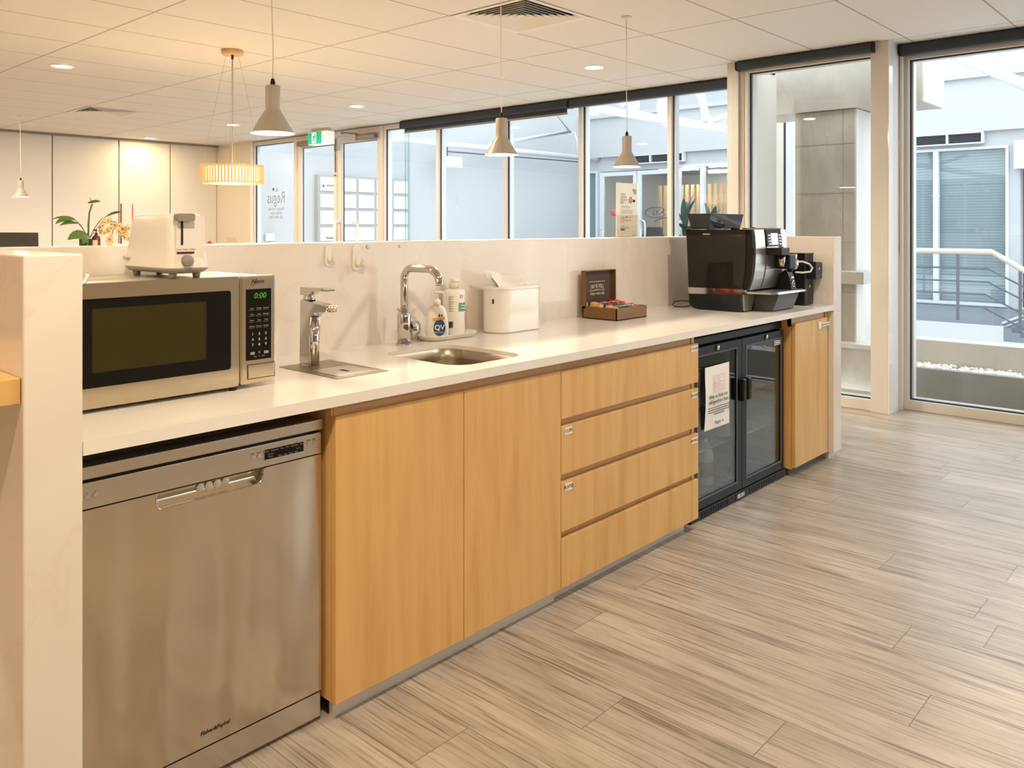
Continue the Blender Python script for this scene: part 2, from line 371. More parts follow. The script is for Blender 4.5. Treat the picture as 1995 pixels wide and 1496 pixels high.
xs = [-6, -4.4, -3.5, -2.6, -1.7, -.8, .1, .98, 1.842, 2.701, 3.434, 4.16]
for a, b in zip(xs, xs[1:]): mb.box(a+.008, b-.008, 10.12, 10.22, .09, CZ-.03)
wb = struct('wall_back', mb, M_wall)
part('joint_recess', MB().box(-6, 4.3, 10.135, 10.24, 0, CZ), mat('dark_joint', (.22, .19, .155), .7), wb)
struct('wall_left', MB().box(-6.1, -6, -6, 10.3, 0, CZ), mat('tan_wall', (.55, .46, .36), .6))  # unseen wall, tone chosen darker for contrast in the steel reflections
struct('wall_front', MB().box(-6.1, 4.3, -6.1, -6, 0, CZ), mat('taupe_wall', (.42, .335, .24), .6))  # unseen wall behind the camera, darkened to deepen reflections in steel and blacks
struct('baseboard_back', MB().box(-6, 4.16, 10.1, 10.12, 0, .09), mat('grey_skirting', (.5, .46, .40), .5))
mb = MB(); mb.box(-6, 4.16, 10.06, 10.12, CZ-.03, CZ); struct('trim_1', mb, M_grey)
# short wall piece left of the window, with reveal
struct('wall_right', MB().box(4.16, 4.3, 9.13, 10.24, 0, CZ), mat('warm_cream_wall', (.80, .735, .64), .5))

# ---- main glazing, plane x = 4.2
GB = .05
def mullion(y0, y1, z1=2.47, mats=None):
    pass
class Win:
    def __init__(s, n, y0, y1, z0, z1, X=4.2, wl=.021, wr=.019, wb=.06, wt=.05, dep=.045, glass=True):
        f = MB(); frame_pts(f, y0, y1, z0, z1, wl, wr, wb, wt, X, X+dep, 'x', b=.003)
        s.o = struct('window_%d' % n, f, M_frame)
        # outer half of the frame is painted white, a dark rubber gasket sits between
        f2 = MB(); frame_pts(f2, y0+.001, y1-.001, z0+.001, z1-.001, wl+.006, wr+.018, wb+.01, wt+.01, X+dep, X+dep+.06, 'x')
        part('outer_frame', f2, M_frameo, s.o)
        f3 = MB(); frame_pts(f3, y0+wl, y1-wr, z0+wb, z1-wt, .008, .008, .008, .008, X+dep-.012, X+dep+.001, 'x')
        part('gasket', f3, M_gask, s.o)
        if glass:
            g = MB().box(X+dep-.004, X+dep+.004, y0+wl-.004, y1-wr+.004, z0+wb-.004, z1-wt+.004)
            part('pane', g, M_glass, s.o)
Win(1, 8.06, 9.13, 0, 2.47)
# door frame + two leaves
ZD = 2.40
mb = MB(); frame_pts(mb, 6.15, 8.06, 0, 2.47, .05, .06, .001, .07, 4.19, 4.30, 'x', b=.003); struct('trim_2', mb, M_frame)
def door_leaf(n, y0, y1, hinge):
    f = MB(); frame_pts(f, y0, y1, .01, ZD-.01, .075, .075, .15, .075, 4.205, 4.255, 'x', b=.003)
    d = struct('door_%d' % n, f, M_frame)
    f3 = MB(); frame_pts(f3, y0+.075, y1-.075, .16, ZD-.085, .007, .007, .007, .007, 4.245, 4.2555, 'x'); part('gasket', f3, M_gask, d)
    part('pane', MB().box(4.246, 4.252, y0+.071, y1-.071, .156, ZD-.08), M_glass, d)
    return d
dl = door_leaf(1, 7.095, 8.0, 1); dr = door_leaf(2, 6.2, 7.085, -1)
def pull(parent, y, col):
    part('pull_handle', MB().tube([(4.21, y, 1.30), (4.15, y, 1.32), (4.13, y, 1.28), (4.13, y, .72), (4.15, y, .68), (4.21, y, .70)], .017, 12), M_white, parent)
pull(dr, 7.04, 0)
part('pull_handle', MB().tube([(4.25, 6.84, 1.30), (4.31, 6.84, 1.32), (4.33, 6.84, 1.28), (4.33, 6.84, .72), (4.31, 6.84, .68), (4.25, 6.84, .70)], .017, 12), M_white, dr)
part('lock_plate', MB().box(4.195, 4.206, 7.105, 7.15, 1.0, 1.22, .003), M_nickel, dl)
part('lever_handle', MB().tube([(4.205, 7.127, 1.1), (4.16, 7.127, 1.1), (4.155, 7.14, 1.1), (4.155, 7.26, 1.105)], .01, 8), M_grey, dl)
part('flush_bolt', MB().box(4.19, 4.206, 7.115, 7.135, 1.95, 2.38, .002).cyl((4.19, 7.125, 1.9), .012, .02, 'z'), M_grey, dl)
def closer(y0, y1, parent, sgn):
    b = MB(); b.box(4.135, 4.2, y0, y1, 2.325, 2.385, .012); b.cyl((4.15, y1 if sgn > 0 else y0, 2.32), .022, .075)
    ye = y1 if sgn > 0 else y0
    b.tube([(4.15, ye, 2.40), (4.10, ye+.12*sgn, 2.415), (4.05, ye+.2*sgn, 2.425), (4.17, ye+.33*sgn, 2.43)], .009, 8)
    part('door_closer', b, mat('brown_grey_metal', (.24, .20, .165), .45, .3), parent)
closer(6.25, 6.6, dr, 1); closer(7.62, 7.92, dl, -1)
# glazing bays right of the door
ys = [1.30, 2.165, 3.155, 4.15, 5.19, 6.15]
for i, (a, b) in enumerate(zip(ys[::-1][1:], ys[::-1][:-1])): Win(i+2, a, b, 0, 2.47)
# jog wall / posts between the two planes
struct('wall_jog', MB().box(3.62, 4.34, 1.235, 1.30, 0, CZ), M_frame)
mb = MB(); mb.box(3.605, 3.66, 1.20, 1.262, 0, CZ, .003); mb.box(3.625, 3.66, 1.165, 1.2, 0, CZ, .003); struct('trim_3', mb, M_frame)
Win(7, .215, 1.165, 0, 2.47, X=3.63, wb=.075, wt=.07, wl=.02, wr=.03)
# column: beige face and glossy white return
mb = MB(); mb.box(3.60, 3.70, .125, .235, 0, CZ, .002); struct('trim_4', mb, M_frame)
struct('trim_5', MB().box(3.602, 3.88, .117, .125, 0, CZ), mat('gloss_white_panel', (.80, .80, .79), .09))
struct('trim_6', MB().box(3.80, 3.90, .095, .125, 0, CZ, .002), M_frame)
Win(8, -1.70, .098, 0, 2.47, X=3.845, wb=.065, wt=.085, wl=.04, wr=.03)
Win(9, -3.70, -1.70, 0, 2.47, X=3.845, wb=.065, wt=.085)
Win(10, -6.0, -3.70, 0, 2.47, X=3.845, wb=.065, wt=.085)

# roller blind cassettes
def blind(name_label, X, y0, y1, z0, z1, dep=.09, fabric=None, seam=None):
    t = thing('roller_blind', name_label, 'blind', (X, (y0+y1)/2, z0), group='roller blind cassettes above the glazing')
    c = MB(); r = .022; prof = rrect(X-dep, X, z0, z1, r)
    c.prism([(p[0], p[1]) for p in prof], y0+.004, y1-.004, 'y'); part('cassette', c, M_blind, t)
    for a, b in ((y0, y0+.012), (y1-.012, y1)): part('end_cap', MB().prism([(p[0], p[1]) for p in rrect(X-dep-.003, X, z0-.003, z1-.001, r)], a, b, 'y'), M_black, t)
    if fabric: part('fabric_roll', MB().box(X-.03, X-.018, y0+.06, y1-.02, z0-fabric, z0), M_blind, t); part('bottom_rail', MB().box(X-.035, X-.012, y0+.06, y1-.02, z0-fabric-.018, z0-fabric), M_grey, t)
    return t
blind('long charcoal blind cassette above the far glazing beside the door', 4.20, 3.24, 5.74, 2.395, 2.480, fabric=.035)
blind('charcoal blind cassette above the two far panes behind the coffee machine', 4.20, 1.31, 3.235, 2.395, 2.480)
blind('short charcoal blind cassette above the pane in front of the stone pier', 3.625, .205, 1.20, 2.415, 2.482, dep=.075)
blind('slate blind cassette right of the white column above the tall right pane', 3.845, -2.4, .108, 2.405, 2.482, dep=.08)
b = single('blind_cord', MB().tube([(3.8, .112, 2.40), (3.80, .112, 1.05)], .002, 6).tube([(3.8, .118, 2.40), (3.80, .118, 1.05)], .002, 6).tube([(3.8, .112, 1.05), (3.80, .115, 1.04), (3.8, .118, 1.05)], .002, 6), M_nickel, 'thin looped pull chain hanging beside the white column', 'blind cord')

# ---- vinyl lettering on the left pane (read from outside, so mirrored here)
t = MB(); u = (0, 1, 0)
t.text('Regus', (4.284, 8.66, 1.655), .235, u=u, v=(0, 0, 1), sx=.84, bold=-.002)
rs = struct('trim_7', t, M_inkg); rs.name = 'window_lettering'; rs['label'] = 'mirrored taupe lettering on the glass pane left of the door'; rs['category'] = 'sign'; del rs['kind']
for tx_, z_ in (('Monday to Friday', 1.50), ('8.30am-5pm', 1.44), ('(03) 9400 7600', 1.38)): part('small_lettering', MB().text(tx_, (4.284, 8.66, z_), .058, u=u), M_inkg, rs)
b = MB(); b.lathe([(0, 0), (.022, 0), (.022, .001), (0, .001)], (4.2835, 8.73, 1.78), 16, axis='x'); part('dot', b, mat('maroon', (.22, .02, .02), .5), rs)
part('tick', MB().tube([(4.284, 8.64, 1.79), (4.284, 8.62, 1.77), (4.284, 8.63, 1.757), (4.284, 8.67, 1.752)], .007, 6), M_inkg, rs)

# ---- exit sign hanging from the ceiling, facing the kitchen
M_exitg = mat('exit_sign_green', (.0, .30, .17), .4, emit=(.0, .42, .24), es=.4)
M_exitw = mat('exit_sign_white', (.85, .9, .88), .4, emit=(.9, 1, .96), es=.22)
ex = thing('exit_sign', 'green and white running man exit sign hanging above the glass door', 'exit sign', (3.93, 7.08, 2.27))
part('housing', MB().box(3.90, 4.02, 6.89, 7.29, 2.285, 2.445, .004), M_exitw, ex)
part('mount', MB().box(3.92, 4.0, 6.93, 7.25, 2.445, CZ, .003), mat('beige_metal', (.62, .54, .44), .5), ex)
part('green_panel', MB().box(3.894, 3.9, 7.0, 7.285, 2.292, 2.440), M_exitg, ex)
b = MB(); b.box(3.890, 3.894, 7.105, 7.195, 2.30, 2.435)
part('doorway_symbol', b, M_exitw, ex)
b = MB(); X0 = 3.8885; c0 = 7.145
def ex_t(pts, r): b.tube([(X0, c0-a, 2.30+z) for a, z in pts], r, 6)
b.lathe([(0, 0), (.011, 0), (.011, .002), (0, .002)], (3.887, c0-.012, 2.412), 12, axis='x')
ex_t([(.005, .098), (-.004, .062)], .009); ex_t([(-.004, .062), (.022, .045), (.014, .018)], .006); ex_t([(-.004, .062), (-.018, .038), (-.040, .032)], .006)
ex_t([(.005, .094), (.026, .084), (.036, .072)], .005); ex_t([(.005, .094), (-.018, .086), (-.024, .066)], .005)
part('running_figure', b, M_exitg, ex)

# ================================================================ ceiling fittings
def downlight(loc, label, power, col=WARM, grp=None, r=.065):
    t = thing('downlight', label, 'downlight', loc, group=grp)
    part('bezel', MB().lathe([(r+.022, -.001), (r+.020, -.007), (r, -.009), (r-.004, -.002)], (0,0,0), 28, cap=False), M_whitem, t, local=True)
    part('diffuser', MB().lathe([(0, -.0025), (r-.003, -.0025)], (0,0,0), 28, cap=False), M_lamp, t, local=True)
    l = lamp('downlight_lamp', (0, 0, -.008), power, col, size=2*r-.012, parent=t)
    return t
DL = [((.23, 5.11), 'recessed round downlight in the ceiling above the far left desk area', 26, WARM),
      ((3.02, 2.11), 'recessed round downlight nearest the window glazing, right of the middle pendant', 22, NEUT),
      ((3.04, 5.14), 'recessed round downlight in front of the glass doors, left of the charcoal blind', 24, NEUT),
      ((2.98, 7.5), 'small recessed downlight seen through the wires of the slatted pendant', 26, WARM),
      ((2.97, 9.75), 'recessed downlight close to the white panelled back wall, glowing on it', 6, (1, .72, .36)),
      ((.23, 2.11), 'recessed downlight just above the frame over the sink', 26, WARM),
      ((-2.57, 2.11), 'recessed downlight over the left end of the room', 26, WARM),
      ((-2.57, 5.11), 'recessed downlight over the far left corner', 26, WARM),
      ((.23, 8.0), 'recessed downlight near the far panelled wall on the left', 24, WARM),
      ((-1.6, -.9), 'recessed downlight above the dishwasher aisle', 21, WARM),
      ((1.0, -.9), 'recessed downlight above the drawers aisle', 13, NEUT),
      ((3.0, -2.2), 'recessed downlight in the aisle by the right glazing', 5, NEUT),
      ((-4.4, -.9), 'recessed downlight behind the left end of the counter', 26, WARM),
      ((-1.6, -3.9), 'recessed downlight behind the camera on the left', 26, WARM),
      ((1.2, -4.4), 'recessed downlight behind the camera on the right', 10, NEUT)]
LP = .95
for (xy, lab, p, c) in DL: downlight((xy[0], xy[1], CZ), lab, p*LP, c, 'recessed round downlights')

def vent(cx, cy, w, label):
    t = thing('ceiling_vent', label, 'air vent', (cx, cy, CZ))
    h = w/2; f = MB()
    def ring(a, z0, b, z1, mbx, th=.002):
        vs = []
        for r, z in ((a, z0), (b, z1), (b, z1+th), (a, z0+th)): vs += [(cx-r, cy-r, z), (cx+r, cy-r, z), (cx+r, cy+r, z), (cx-r, cy+r, z)]
        mbx.add(vs, [(j*4+k, j*4+(k+1) % 4, ((j+1) % 4)*4+(k+1) % 4, ((j+1) % 4)*4+k) for j in range(4) for k in range(4)])
    ring(h, CZ-.004, h-.035, CZ-.001, f); part('frame', f, M_whitem, t)
    bk = MB(); bk.box(cx-h+.012, cx+h-.012, cy-h+.012, cy+h-.012, CZ+.075, CZ+.085)
    for a, b_ in ((-1, 0), (1, 0), (0, -1), (0, 1)): bk.box(cx+a*(h-.012)-(.001 if a else h-.012), cx+a*(h-.012)+(.001 if a else h-.012), cy+b_*(h-.012)-(.001 if b_ else h-.012), cy+b_*(h-.012)+(.001 if b_ else h-.012), CZ+.002, CZ+.08)
    part('dark_throat', bk, mat('vent_throat', (.05, .035, .025), .9), t)
    n_ = 7; step = (h-.035-.03)/n_
    for i in range(n_+1):
        a = h-.035-i*step; s2 = MB(); ring(a, CZ-.002, a-step*.95, CZ+.016, s2); part('louvre', s2, M_whitem, t)
    return t
vent(1.5033, 1.5134, .59, 'square louvred air vent in the ceiling above the middle pendant')
vent(1.5033, 7.5134, .59, 'square louvred air vent in the far left ceiling')

# ---- pendants (cone shade), all copies of one
def pendant(loc, label, drop, grp='taupe cone pendants'):
    t = thing('pendant_lamp', label, 'pendant lamp', loc, group=grp)
    sh = MB(); R = .0815
    prof = [(R, 0), (R-.001, .004), (.029, .088), (.0285, .094), (.0285, .176), (.0265, .181), (.008, .182)]
    sh.lathe(prof, (0,0,0), 48, cap=False); part('shade', sh, M_shade, t, local=True)
    inn = MB().lathe([(R-.0015, .0005), (.027, .087), (.02, .09)], (0,0,0), 48, cap=False); part('inner_shade', inn, M_inner, t, local=True)
    part('diffuser', MB().lathe([(0, .006), (.074, .006)], (0,0,0), 40, cap=False), M_lampw, t, local=True)
    part('cord_grip', MB().lathe([(.009, .182), (.0095, .196), (.007, .2), (.0065, .206), (.004, .208)], (0,0,0), 20), M_black, t, local=True)
    part('cord', MB().tube([(0, 0, .206), (.002, 0, .3), (-.003, .002, drop*.55), (-.004, 0, drop*.8), (-.006, 0, drop-.02)], .0026, 8), M_cord, t, local=True)
    part('ceiling_cup', MB().lathe([(.03, drop), (.03, drop-.012), (.008, drop-.02)], (-.006, 0, 0), 24), M_whitem, t, local=True)
    lamp('pendant_bulb', (0, 0, .003), 9*LP, WARM, size=.145, parent=t)
    return t
ZP = 1.60; DR = CZ-ZP
p0 = pendant((-.425, 1.06, ZP), 'taupe cone pendant nearest the camera, above the hot water tap', DR)
dup(p0, (.845, 1.06, ZP), 'taupe cone pendant in the middle of the row, above the paper towel box')
dup(p0, (1.93, 1.06, ZP), 'taupe cone pendant at the right of the row, behind the menu stand')
for o in list(bpy.data.objects):
    pass
dup(p0, (.933, 8.36, 1.575), 'small far taupe pendant at the left, in front of the panelled wall', scale=(1, 1, 1.0))

# slatted wooden drum pendant
cx, cy = .83, 3.63; zt, zb2 = 1.678, 1.548; R = .212
t = thing('slatted_pendant', 'round drum pendant of pale wood slats hung on four thin wires', 'pendant lamp', (cx, cy, zb2))
part('canopy', MB().lathe([(.074, CZ), (.074, CZ-.03), (.07, CZ-.034), (0, CZ-.034)], (cx, cy, 0), 36), M_slat, t)
part('cord_grip', MB().lathe([(.009, CZ-.034), (.009, CZ-.06), (.004, CZ-.066)], (cx, cy, 0), 16), M_black, t)
part('cord', MB().tube([(cx, cy, CZ-.06), (cx+.002, cy, 2.1), (cx, cy, zt-.04)], .0022, 8), M_grey, t)
for k in range(4):
    a = PI/4+k*PI/2+.2; part('wire', MB().tube([(cx+.04*math.cos(a), cy+.04*math.sin(a), CZ-.03), (cx+(R-.012)*math.cos(a), cy+(R-.012)*math.sin(a), zt-.004)], .0009, 6), M_grey, t)
for zz, nm in ((zt-.010, 'top_ring'), (zb2+.002, 'bottom_ring')):
    part(nm, MB().lathe([(R-.016, zz), (R-.004, zz), (R-.004, zz+.008), (R-.016, zz+.008), (R-.016, zz)], (cx, cy, 0), 64, cap=False, smooth=False), M_slat, t)
for k in range(60):
    a = 2*PI*k/60; ca, sa = math.cos(a), math.sin(a); w = .0055
    b = MB(); vs = []
    for rr2 in (R-.004, R+.001):
        for zz in (zb2, zt): 
            for s in (-1, 1): vs.append((cx+rr2*ca-s*w*sa, cy+rr2*sa+s*w*ca, zz))
    b.add(vs, [(0,1,3,2), (4,6,7,5), (0,4,5,1), (2,3,7,6), (0,2,6,4), (1,5,7,3)]); part('slat', b, M_slat, t)
part('inner_shade', MB().lathe([(R-.03, zb2+.012), (R-.03, zt-.015)], (cx, cy, 0), 48, cap=False), mat('lit_cream_shade', (.9, .75, .45), .6, emit=(1, .70, .28), es=1.7), t)
part('diffuser', MB().lathe([(0, zb2+.012), (R-.03, zb2+.012)], (cx, cy, 0), 48, cap=False), mat('lit_cream_disc', (.95, .85, .6), .6, emit=(1, .80, .45), es=2.2), t)
lamp('pendant_bulb', (cx, cy, zb2+.01), 8*LP, WARM, size=.3)

# ================================================================ atrium outside the glass
mb = MB(); mb.box(4.3, 13.2, 10.0, 10.3, -1.2, 6.2); struct('wall_atrium_left', mb, M_extw)
FX = 13.2
# facade wall with openings: build from blocks (y ranges and z ranges)
op = [(9.57, 9.97, 0, 2.53), (7.60, 9.50, 0, 2.50), (5.2, 7.49, .0, 2.56), (3.2, 5.0, 0, 2.56), (1.33, 2.93, -.06, 2.575), (-.4, 1.17, -.06, 2.17)]
op = sorted(op)
mb = MB(); y = -6.0
for (a, b, z0, z1) in op:
    mb.box(FX, FX+.2, y, a, -1.2, 2.82)
    mb.box(FX, FX+.2, a, b, z1, 2.82); mb.box(FX, FX+.2, a, b, -1.2, z0); y = b
mb.box(FX, FX+.2, y, 10.3, -1.2, 2.82)
struct('wall_atrium_far', mb, M_extw)
mb = MB(); mb.box(FX-.12, FX+.3, -6, 10.0, 2.82, 3.70); mb.box(FX-.2, FX+.1, -6, 10.0, 3.70, 3.78)
struct('wall_fascia', mb, M_extw)
mb = MB(); mb.box(FX+.6, FX+.8, 3.2, 10.0, 3.6, 6.4); struct('wall_clerestory', mb, M_extg)
# terrace
struct('floor_terrace', MB().box(10.8, FX+.2, .92, 10.0, -.12, -.08), M_terr)
struct('wall_terrace', MB().box(10.8, 10.95, .92, 10.0, -1.0, -.12).box(10.8, 10.95, -6, .92, -1.0, -.33), M_extw)
struct('floor_atrium', MB().box(4.75, 10.8, -6, 10.0, -1.1, -1.0), mat('pale_paving', (.66, .66, .67), .6))
struct('floor_landing', MB().box(10.8, FX+.2, -6, .62, -.5, -.33), M_terr)
st = thing('stair', 'blue grey steps going down from the terrace behind the railing', 'stairs', (11.5, .9, -.33))
for k in range(3): part('tread', MB().box(10.8, FX, .92-.1*(k+1), .92-.1*k, -.33, -.145-.06*k), M_terr, st)
part('nosing', MB().box(10.8, FX, .90, .94, -.08, -.065), mat('pale_nosing', (.6, .6, .58), .6), st)
# planter just outside the right pane
pl = thing('planter', 'low grey planter wall outside the right pane, filled with pebbles', 'planter', (4.3, -2.4, -.1))
part('front_wall', MB().box(4.12, 4.17, -6, .27, -.25, .25), M_grayp, pl)
part('rear_wall', MB().box(4.42, 4.60, -6, .27, -.25, .415, .006), M_beigep, pl)
part('bed', MB().box(4.17, 4.42, -6, .27, -.2, .225), M_beigep, pl)
pm = MB(); ico = bmesh.new(); bmesh.ops.create_icosphere(ico, subdivisions=1, radius=1); iv = [v.co.copy() for v in ico.verts]; iff = [[v.index for v in f.verts] for f in ico.faces]; ico.free()
for k in range(1500):
    r = random.uniform(.011, .020); c = Vector((random.uniform(4.185, 4.41), random.uniform(-2.6, .25), .232+random.random()*.016)); q = Matrix.Rotation(random.random()*6, 3, 'Z') @ Matrix.Diagonal((1, random.uniform(.6, 1), random.uniform(.5, .8)))
    pm.add([c+(q @ v)*r*random.uniform(.85, 1.15) for v in iv], iff, 0, True)
single('pebbles', pm, mat('white_pebbles', (.86, .86, .84), .6), 'white pebbles filling the planter outside the right pane', 'pebbles', kind='stuff')
# railing on the terrace edge
rl = thing('railing', 'steel railing with round pale handrail along the terrace edge', 'railing', (10.9, 3, -.08))
M_rail = mat('brushed_handrail', (.52, .46, .37), .45, .2)
part('handrail', MB().tube([(10.85, 9.9, .895), (10.85, 1.07, .895), (10.85, .60, .60), (10.85, -1.6, -.75)], .042, 14), M_rail, rl)
for z, yb in ((.66, 1.12), (.475, 1.12), (.30, 1.15), (.126, 1.19)):
    part('wire_rail', MB().tube([(10.85, 9.9, z), (10.85, yb, z), (10.85, yb-1.9, z-1.9*.535)], .013, 8), M_mull, rl)
for y, zb, zt2 in ((1.50, -.08, .88), (3.3, -.08, .88), (5.1, -.08, .88), (6.9, -.08, .88), (.73, -.20, .68)):
    part('post', MB().box(10.84, 10.86, y-.018, y+.018, zb, zt2), M_mull, rl)
# stone clad pier + lintel right outside the middle pane
pr_ = thing('stone_pier', 'stone clad pier and beam standing outside the pane right of the coffee machine', 'stone pier', (4.8, .95, -.2))
b = MB(); b.box(4.60, 5.1, .70, 1.19, .30, 2.19); part('shaft', b, M_marble, pr_)
b = MB()
for z in (.72, 1.12, 1.52, 1.92): b.box(4.597, 4.6, .70, 1.19, z-.002, z+.002)
b.box(4.597, 4.6, .79, .794, .30, 2.19); part('joint_line', b, mat('stone_joint', (.34, .30, .25), .8), pr_)
part('side_cladding', MB().box(4.60, 5.1, .685, .70, .30, 2.19), M_marble_lit, pr_)  # skin on the lit side of the pier, light painted in its tone
b = MB(); b.box(4.55, 5.1, .19, 1.56, 2.195, 3.1); part('beam', b, M_marble, pr_)
part('beam_end', MB().box(4.56, 5.1, .175, .19, 2.195, 3.1), M_marble_lit, pr_)  # end skin in the same painted lit tone
part('plinth', MB().box(4.50, 5.15, .30, 1.70, -.25, .29), M_marble, pr_)
part('plinth_top', MB().box(4.46, 5.15, .28, 1.72, .29, .325), M_marble_lit, pr_)
part('shelf', MB().box(4.40, 4.75, .56, 1.5, .80, .895, .003), mat('shelf_beige', (.52, .47, .43), .5), pr_)
# free standing glass screen outside the door
gs = thing('glass_screen', 'frameless glass screen standing outside left of the blind', 'glass screen', (4.6, 6.4, 0))
part('panel', MB().box(4.36, 4.74, 6.372, 6.384, 0, 2.9), M_glass, gs); part('edge_strip', MB().box(4.74, 4.75, 6.366, 6.390, 0, 2.9), M_edge, gs); part('panel', MB().box(4.80, 4.812, 6.372, 6.41, 0, 2.9), M_edge, gs)

# slim framed return of the shopfront seen left of the stone pier
t = thing('framed_return', 'beige and white framed glass return outside, left of the stone pier', 'glazing', (6.0, 2.0, 0))
part('post', MB().box(6.0, 6.08, 1.918, 2.02, -.2, 2.34), M_frame, t); part('gasket', MB().box(6.005, 6.06, 1.888, 1.918, -.2, 2.34), M_gask, t); part('white_post', MB().box(5.99, 6.09, 1.81, 1.888, -.2, 2.34), M_frameo, t)
part('pane', MB().box(6.03, 6.04, 2.02, 2.26, -.2, 2.34), M_glass, t); part('head', MB().box(6.0, 6.08, 1.81, 2.26, 2.34, 2.42), M_frameo, t); part('base_rail', MB().box(6.0, 6.08, 1.81, 2.26, -.25, -.2), M_frameo, t)
single('paved_step', MB().box(5.8, 6.3, 1.7, 3.1, -1.0, -.25), M_extw, 'white kerb under the framed glass return outside', 'kerb')
# tubes of the skylight truss
tr = thing('truss', 'white tubular roof truss against the left atrium wall', 'truss', (8, 9.6, 2.7))
part('lower_tube', MB().tube([(5.2, 9.55, 2.79), (13.2, 9.55, 2.79)], .055, 14), M_pipe, tr); part('bracket', MB().box(5.3, 5.4, 9.55, 10.0, 2.77, 2.81), M_pipe, tr)
part('brace', MB().tube([(5.2, 9.6, 3.35), (6.9, 9.6, 2.85)], .05, 12), M_pipe, tr)
part('brace', MB().tube([(9.6, 9.6, 2.86), (12.2, 9.6, 3.35), (11.2, 9.6, 4.1)], .04, 12), M_pipe, tr)
part('hanger', MB().tube([(12.35, 9.6, 3.35), (12.45, 9.6, 3.2), (12.45, 9.6, 2.8)], .02, 8), M_pipe, tr)
part('conduit', MB().tube([(8.3, 9.62, 2.66), (12.5, 9.62, 2.70)], .012, 6), M_mull, tr)
tr = thing('truss', 'big white curved roof truss crossing behind the two panes near the coffee machine', 'truss', (8, 5, 3))
part('lower_tube', MB().tube([(8, 10.0, 3.975), (8, 2.3, 2.264)], .062, 16), M_pipe, tr)
part('strut', MB().tube([(8, 5.75, 3.45), (8, 5.25, 3.02)], .05, 14), M_pipe, tr)
part('gusset', MB().lathe([(.16, 0), (.16, .03)], (8, 5.12, 3.05), 28, axis='x', sx=.7, sy=1.2), M_pipe, tr)
part('gusset', MB().lathe([(.2, 0), (.2, .03)], (8, 4.55, 2.95), 28, axis='x', sx=.75, sy=1.4), M_pipe, tr)
part('strut', MB().tube([(8, 4.12, 3.35), (8, 3.98, 3.0), (8, 3.9, 2.68)], .055, 14), M_pipe, tr)
part('gusset', MB().lathe([(.09, 0), (.09, .06)], (7.97, 3.9, 2.68), 20, axis='x'), M_pipe, tr)
part('strut', MB().tube([(8, 3.9, 2.66), (8, 3.2, 2.86)], .04, 12), M_pipe, tr)
tr = thing('truss', 'white tubular truss at the top of the right pane under the skylight', 'truss', (8, 0, 3))
part('main_tube', MB().tube([(8, 1.45, 3.55), (8, .62, 3.04), (8, .1, 2.72)], .06, 16), M_pipe, tr)
part('tube', MB().tube([(8, .95, 3.75), (8, .70, 3.10)], .065, 14), M_pipe, tr)
part('thin_tube', MB().tube([(8.6, 2.02, 3.75), (8.6, 1.72, 3.1)], .035, 12), M_pipe, tr)
part('thin_tube', MB().tube([(8.6, 1.9, 3.75), (8.6, 1.66, 3.2)], .012, 8), M_mull, tr)
# emergency light hung on the left atrium wall
t = thing('emergency_light', 'white box light fitting hanging on a rod from the truss tube', 'light fitting', (8.55, 9.55, 2.35))
part('housing', MB().box(8.35, 8.79, 9.49, 9.61, 2.36, 2.56, .01), M_white, t)
part('rod', MB().tube([(8.45, 9.55, 2.56), (8.45, 9.55, 2.734)], .012, 8), M_mull, t)
# tenant directory board on the left atrium wall
M_bf = mat('board_grey', (.40, .385, .375), .5)
t = thing('directory_board', 'grey tenant directory frame with a grid of white nameplates on the atrium wall', 'notice board', (6.85, 9.95, .4))
part('frame', MB().box(5.84, 7.82, 9.90, 10.0, .4, 2.12), M_bf, t)
for c in range(5):
    for r in range(6):
        x0 = 5.875+c*.392; z1 = 2.075-r*.28
        part('nameplate', MB().box(x0, x0+.335, 9.878, 9.90, z1-.225, z1, .002), M_frameo, t)
part('logo', MB().add([(5.93, 9.876, 1.96), (5.955, 9.876, 1.93), (5.93, 9.876, 1.90), (5.905, 9.876, 1.93)], [(0,1,2,3)]), M_blue, t)
b = MB(); b.box(5.99, 6.17, 9.875, 9.8765, 1.925, 1.955); part('printed_name', b, M_inkg, t); part('printed_name', MB().box(6.32, 6.42, 9.875, 9.8765, 1.62, 1.65), mat('tan_print', (.6, .5, .38), .6), t)
single('intercom', MB().box(4.9, 5.06, 9.95, 10.0, 1.02, 1.14, .015), M_frameo, 'small white intercom box on the atrium wall behind the left pane', 'intercom')

# far facade: frames, glass, vents
M_int = mat('office_interior_grey', (.62, .61, .58), .8)
mb = MB(); mb.box(17.2, 17.3, -6, 10.4, -.2, 3.0); mb.box(FX+.2, 17.2, 10.3, 10.4, -.2, 3); struct('wall_office', mb, M_int)
struct('ceiling_office', MB().box(FX+.2, 17.3, -6, 10.4, 2.62, 2.72), mat('office_ceiling_grey', (.45, .46, .47), .8))
struct('floor_office', MB().box(FX+.2, 17.3, -6, 10.4, -.2, -.08), mat('office_carpet', (.2, .2, .21), .9))
def fwin(n, y0, y1, z0, z1, muls=(), back=None, gl=None, w=.05):
    f = MB(); frame_pts(f, y0, y1, z0, z1, w, w, w, w, FX-.03, FX+.08, 'x')
    for m0 in muls: f.box(FX-.028, FX+.078, m0-.04, m0+.04, z0+w-.002, z1-w+.002)
    o = struct('window_%d' % n, f, M_frameo)
    part('pane', MB().box(FX+.04, FX+.05, y0+.02, y1-.02, z0+.02, z1-.02), gl or M_glass, o)
    if back == 'blind': part('venetian_blind', MB().box(FX+.12, FX+.14, y0, y1, z0, z1), M_venet, o)
    return o
fwin(11, 9.57, 9.97, 0, 2.53, gl=M_teag)
fwin(12, 5.2, 7.49, 0, 2.56, (6.89,), w=.06)
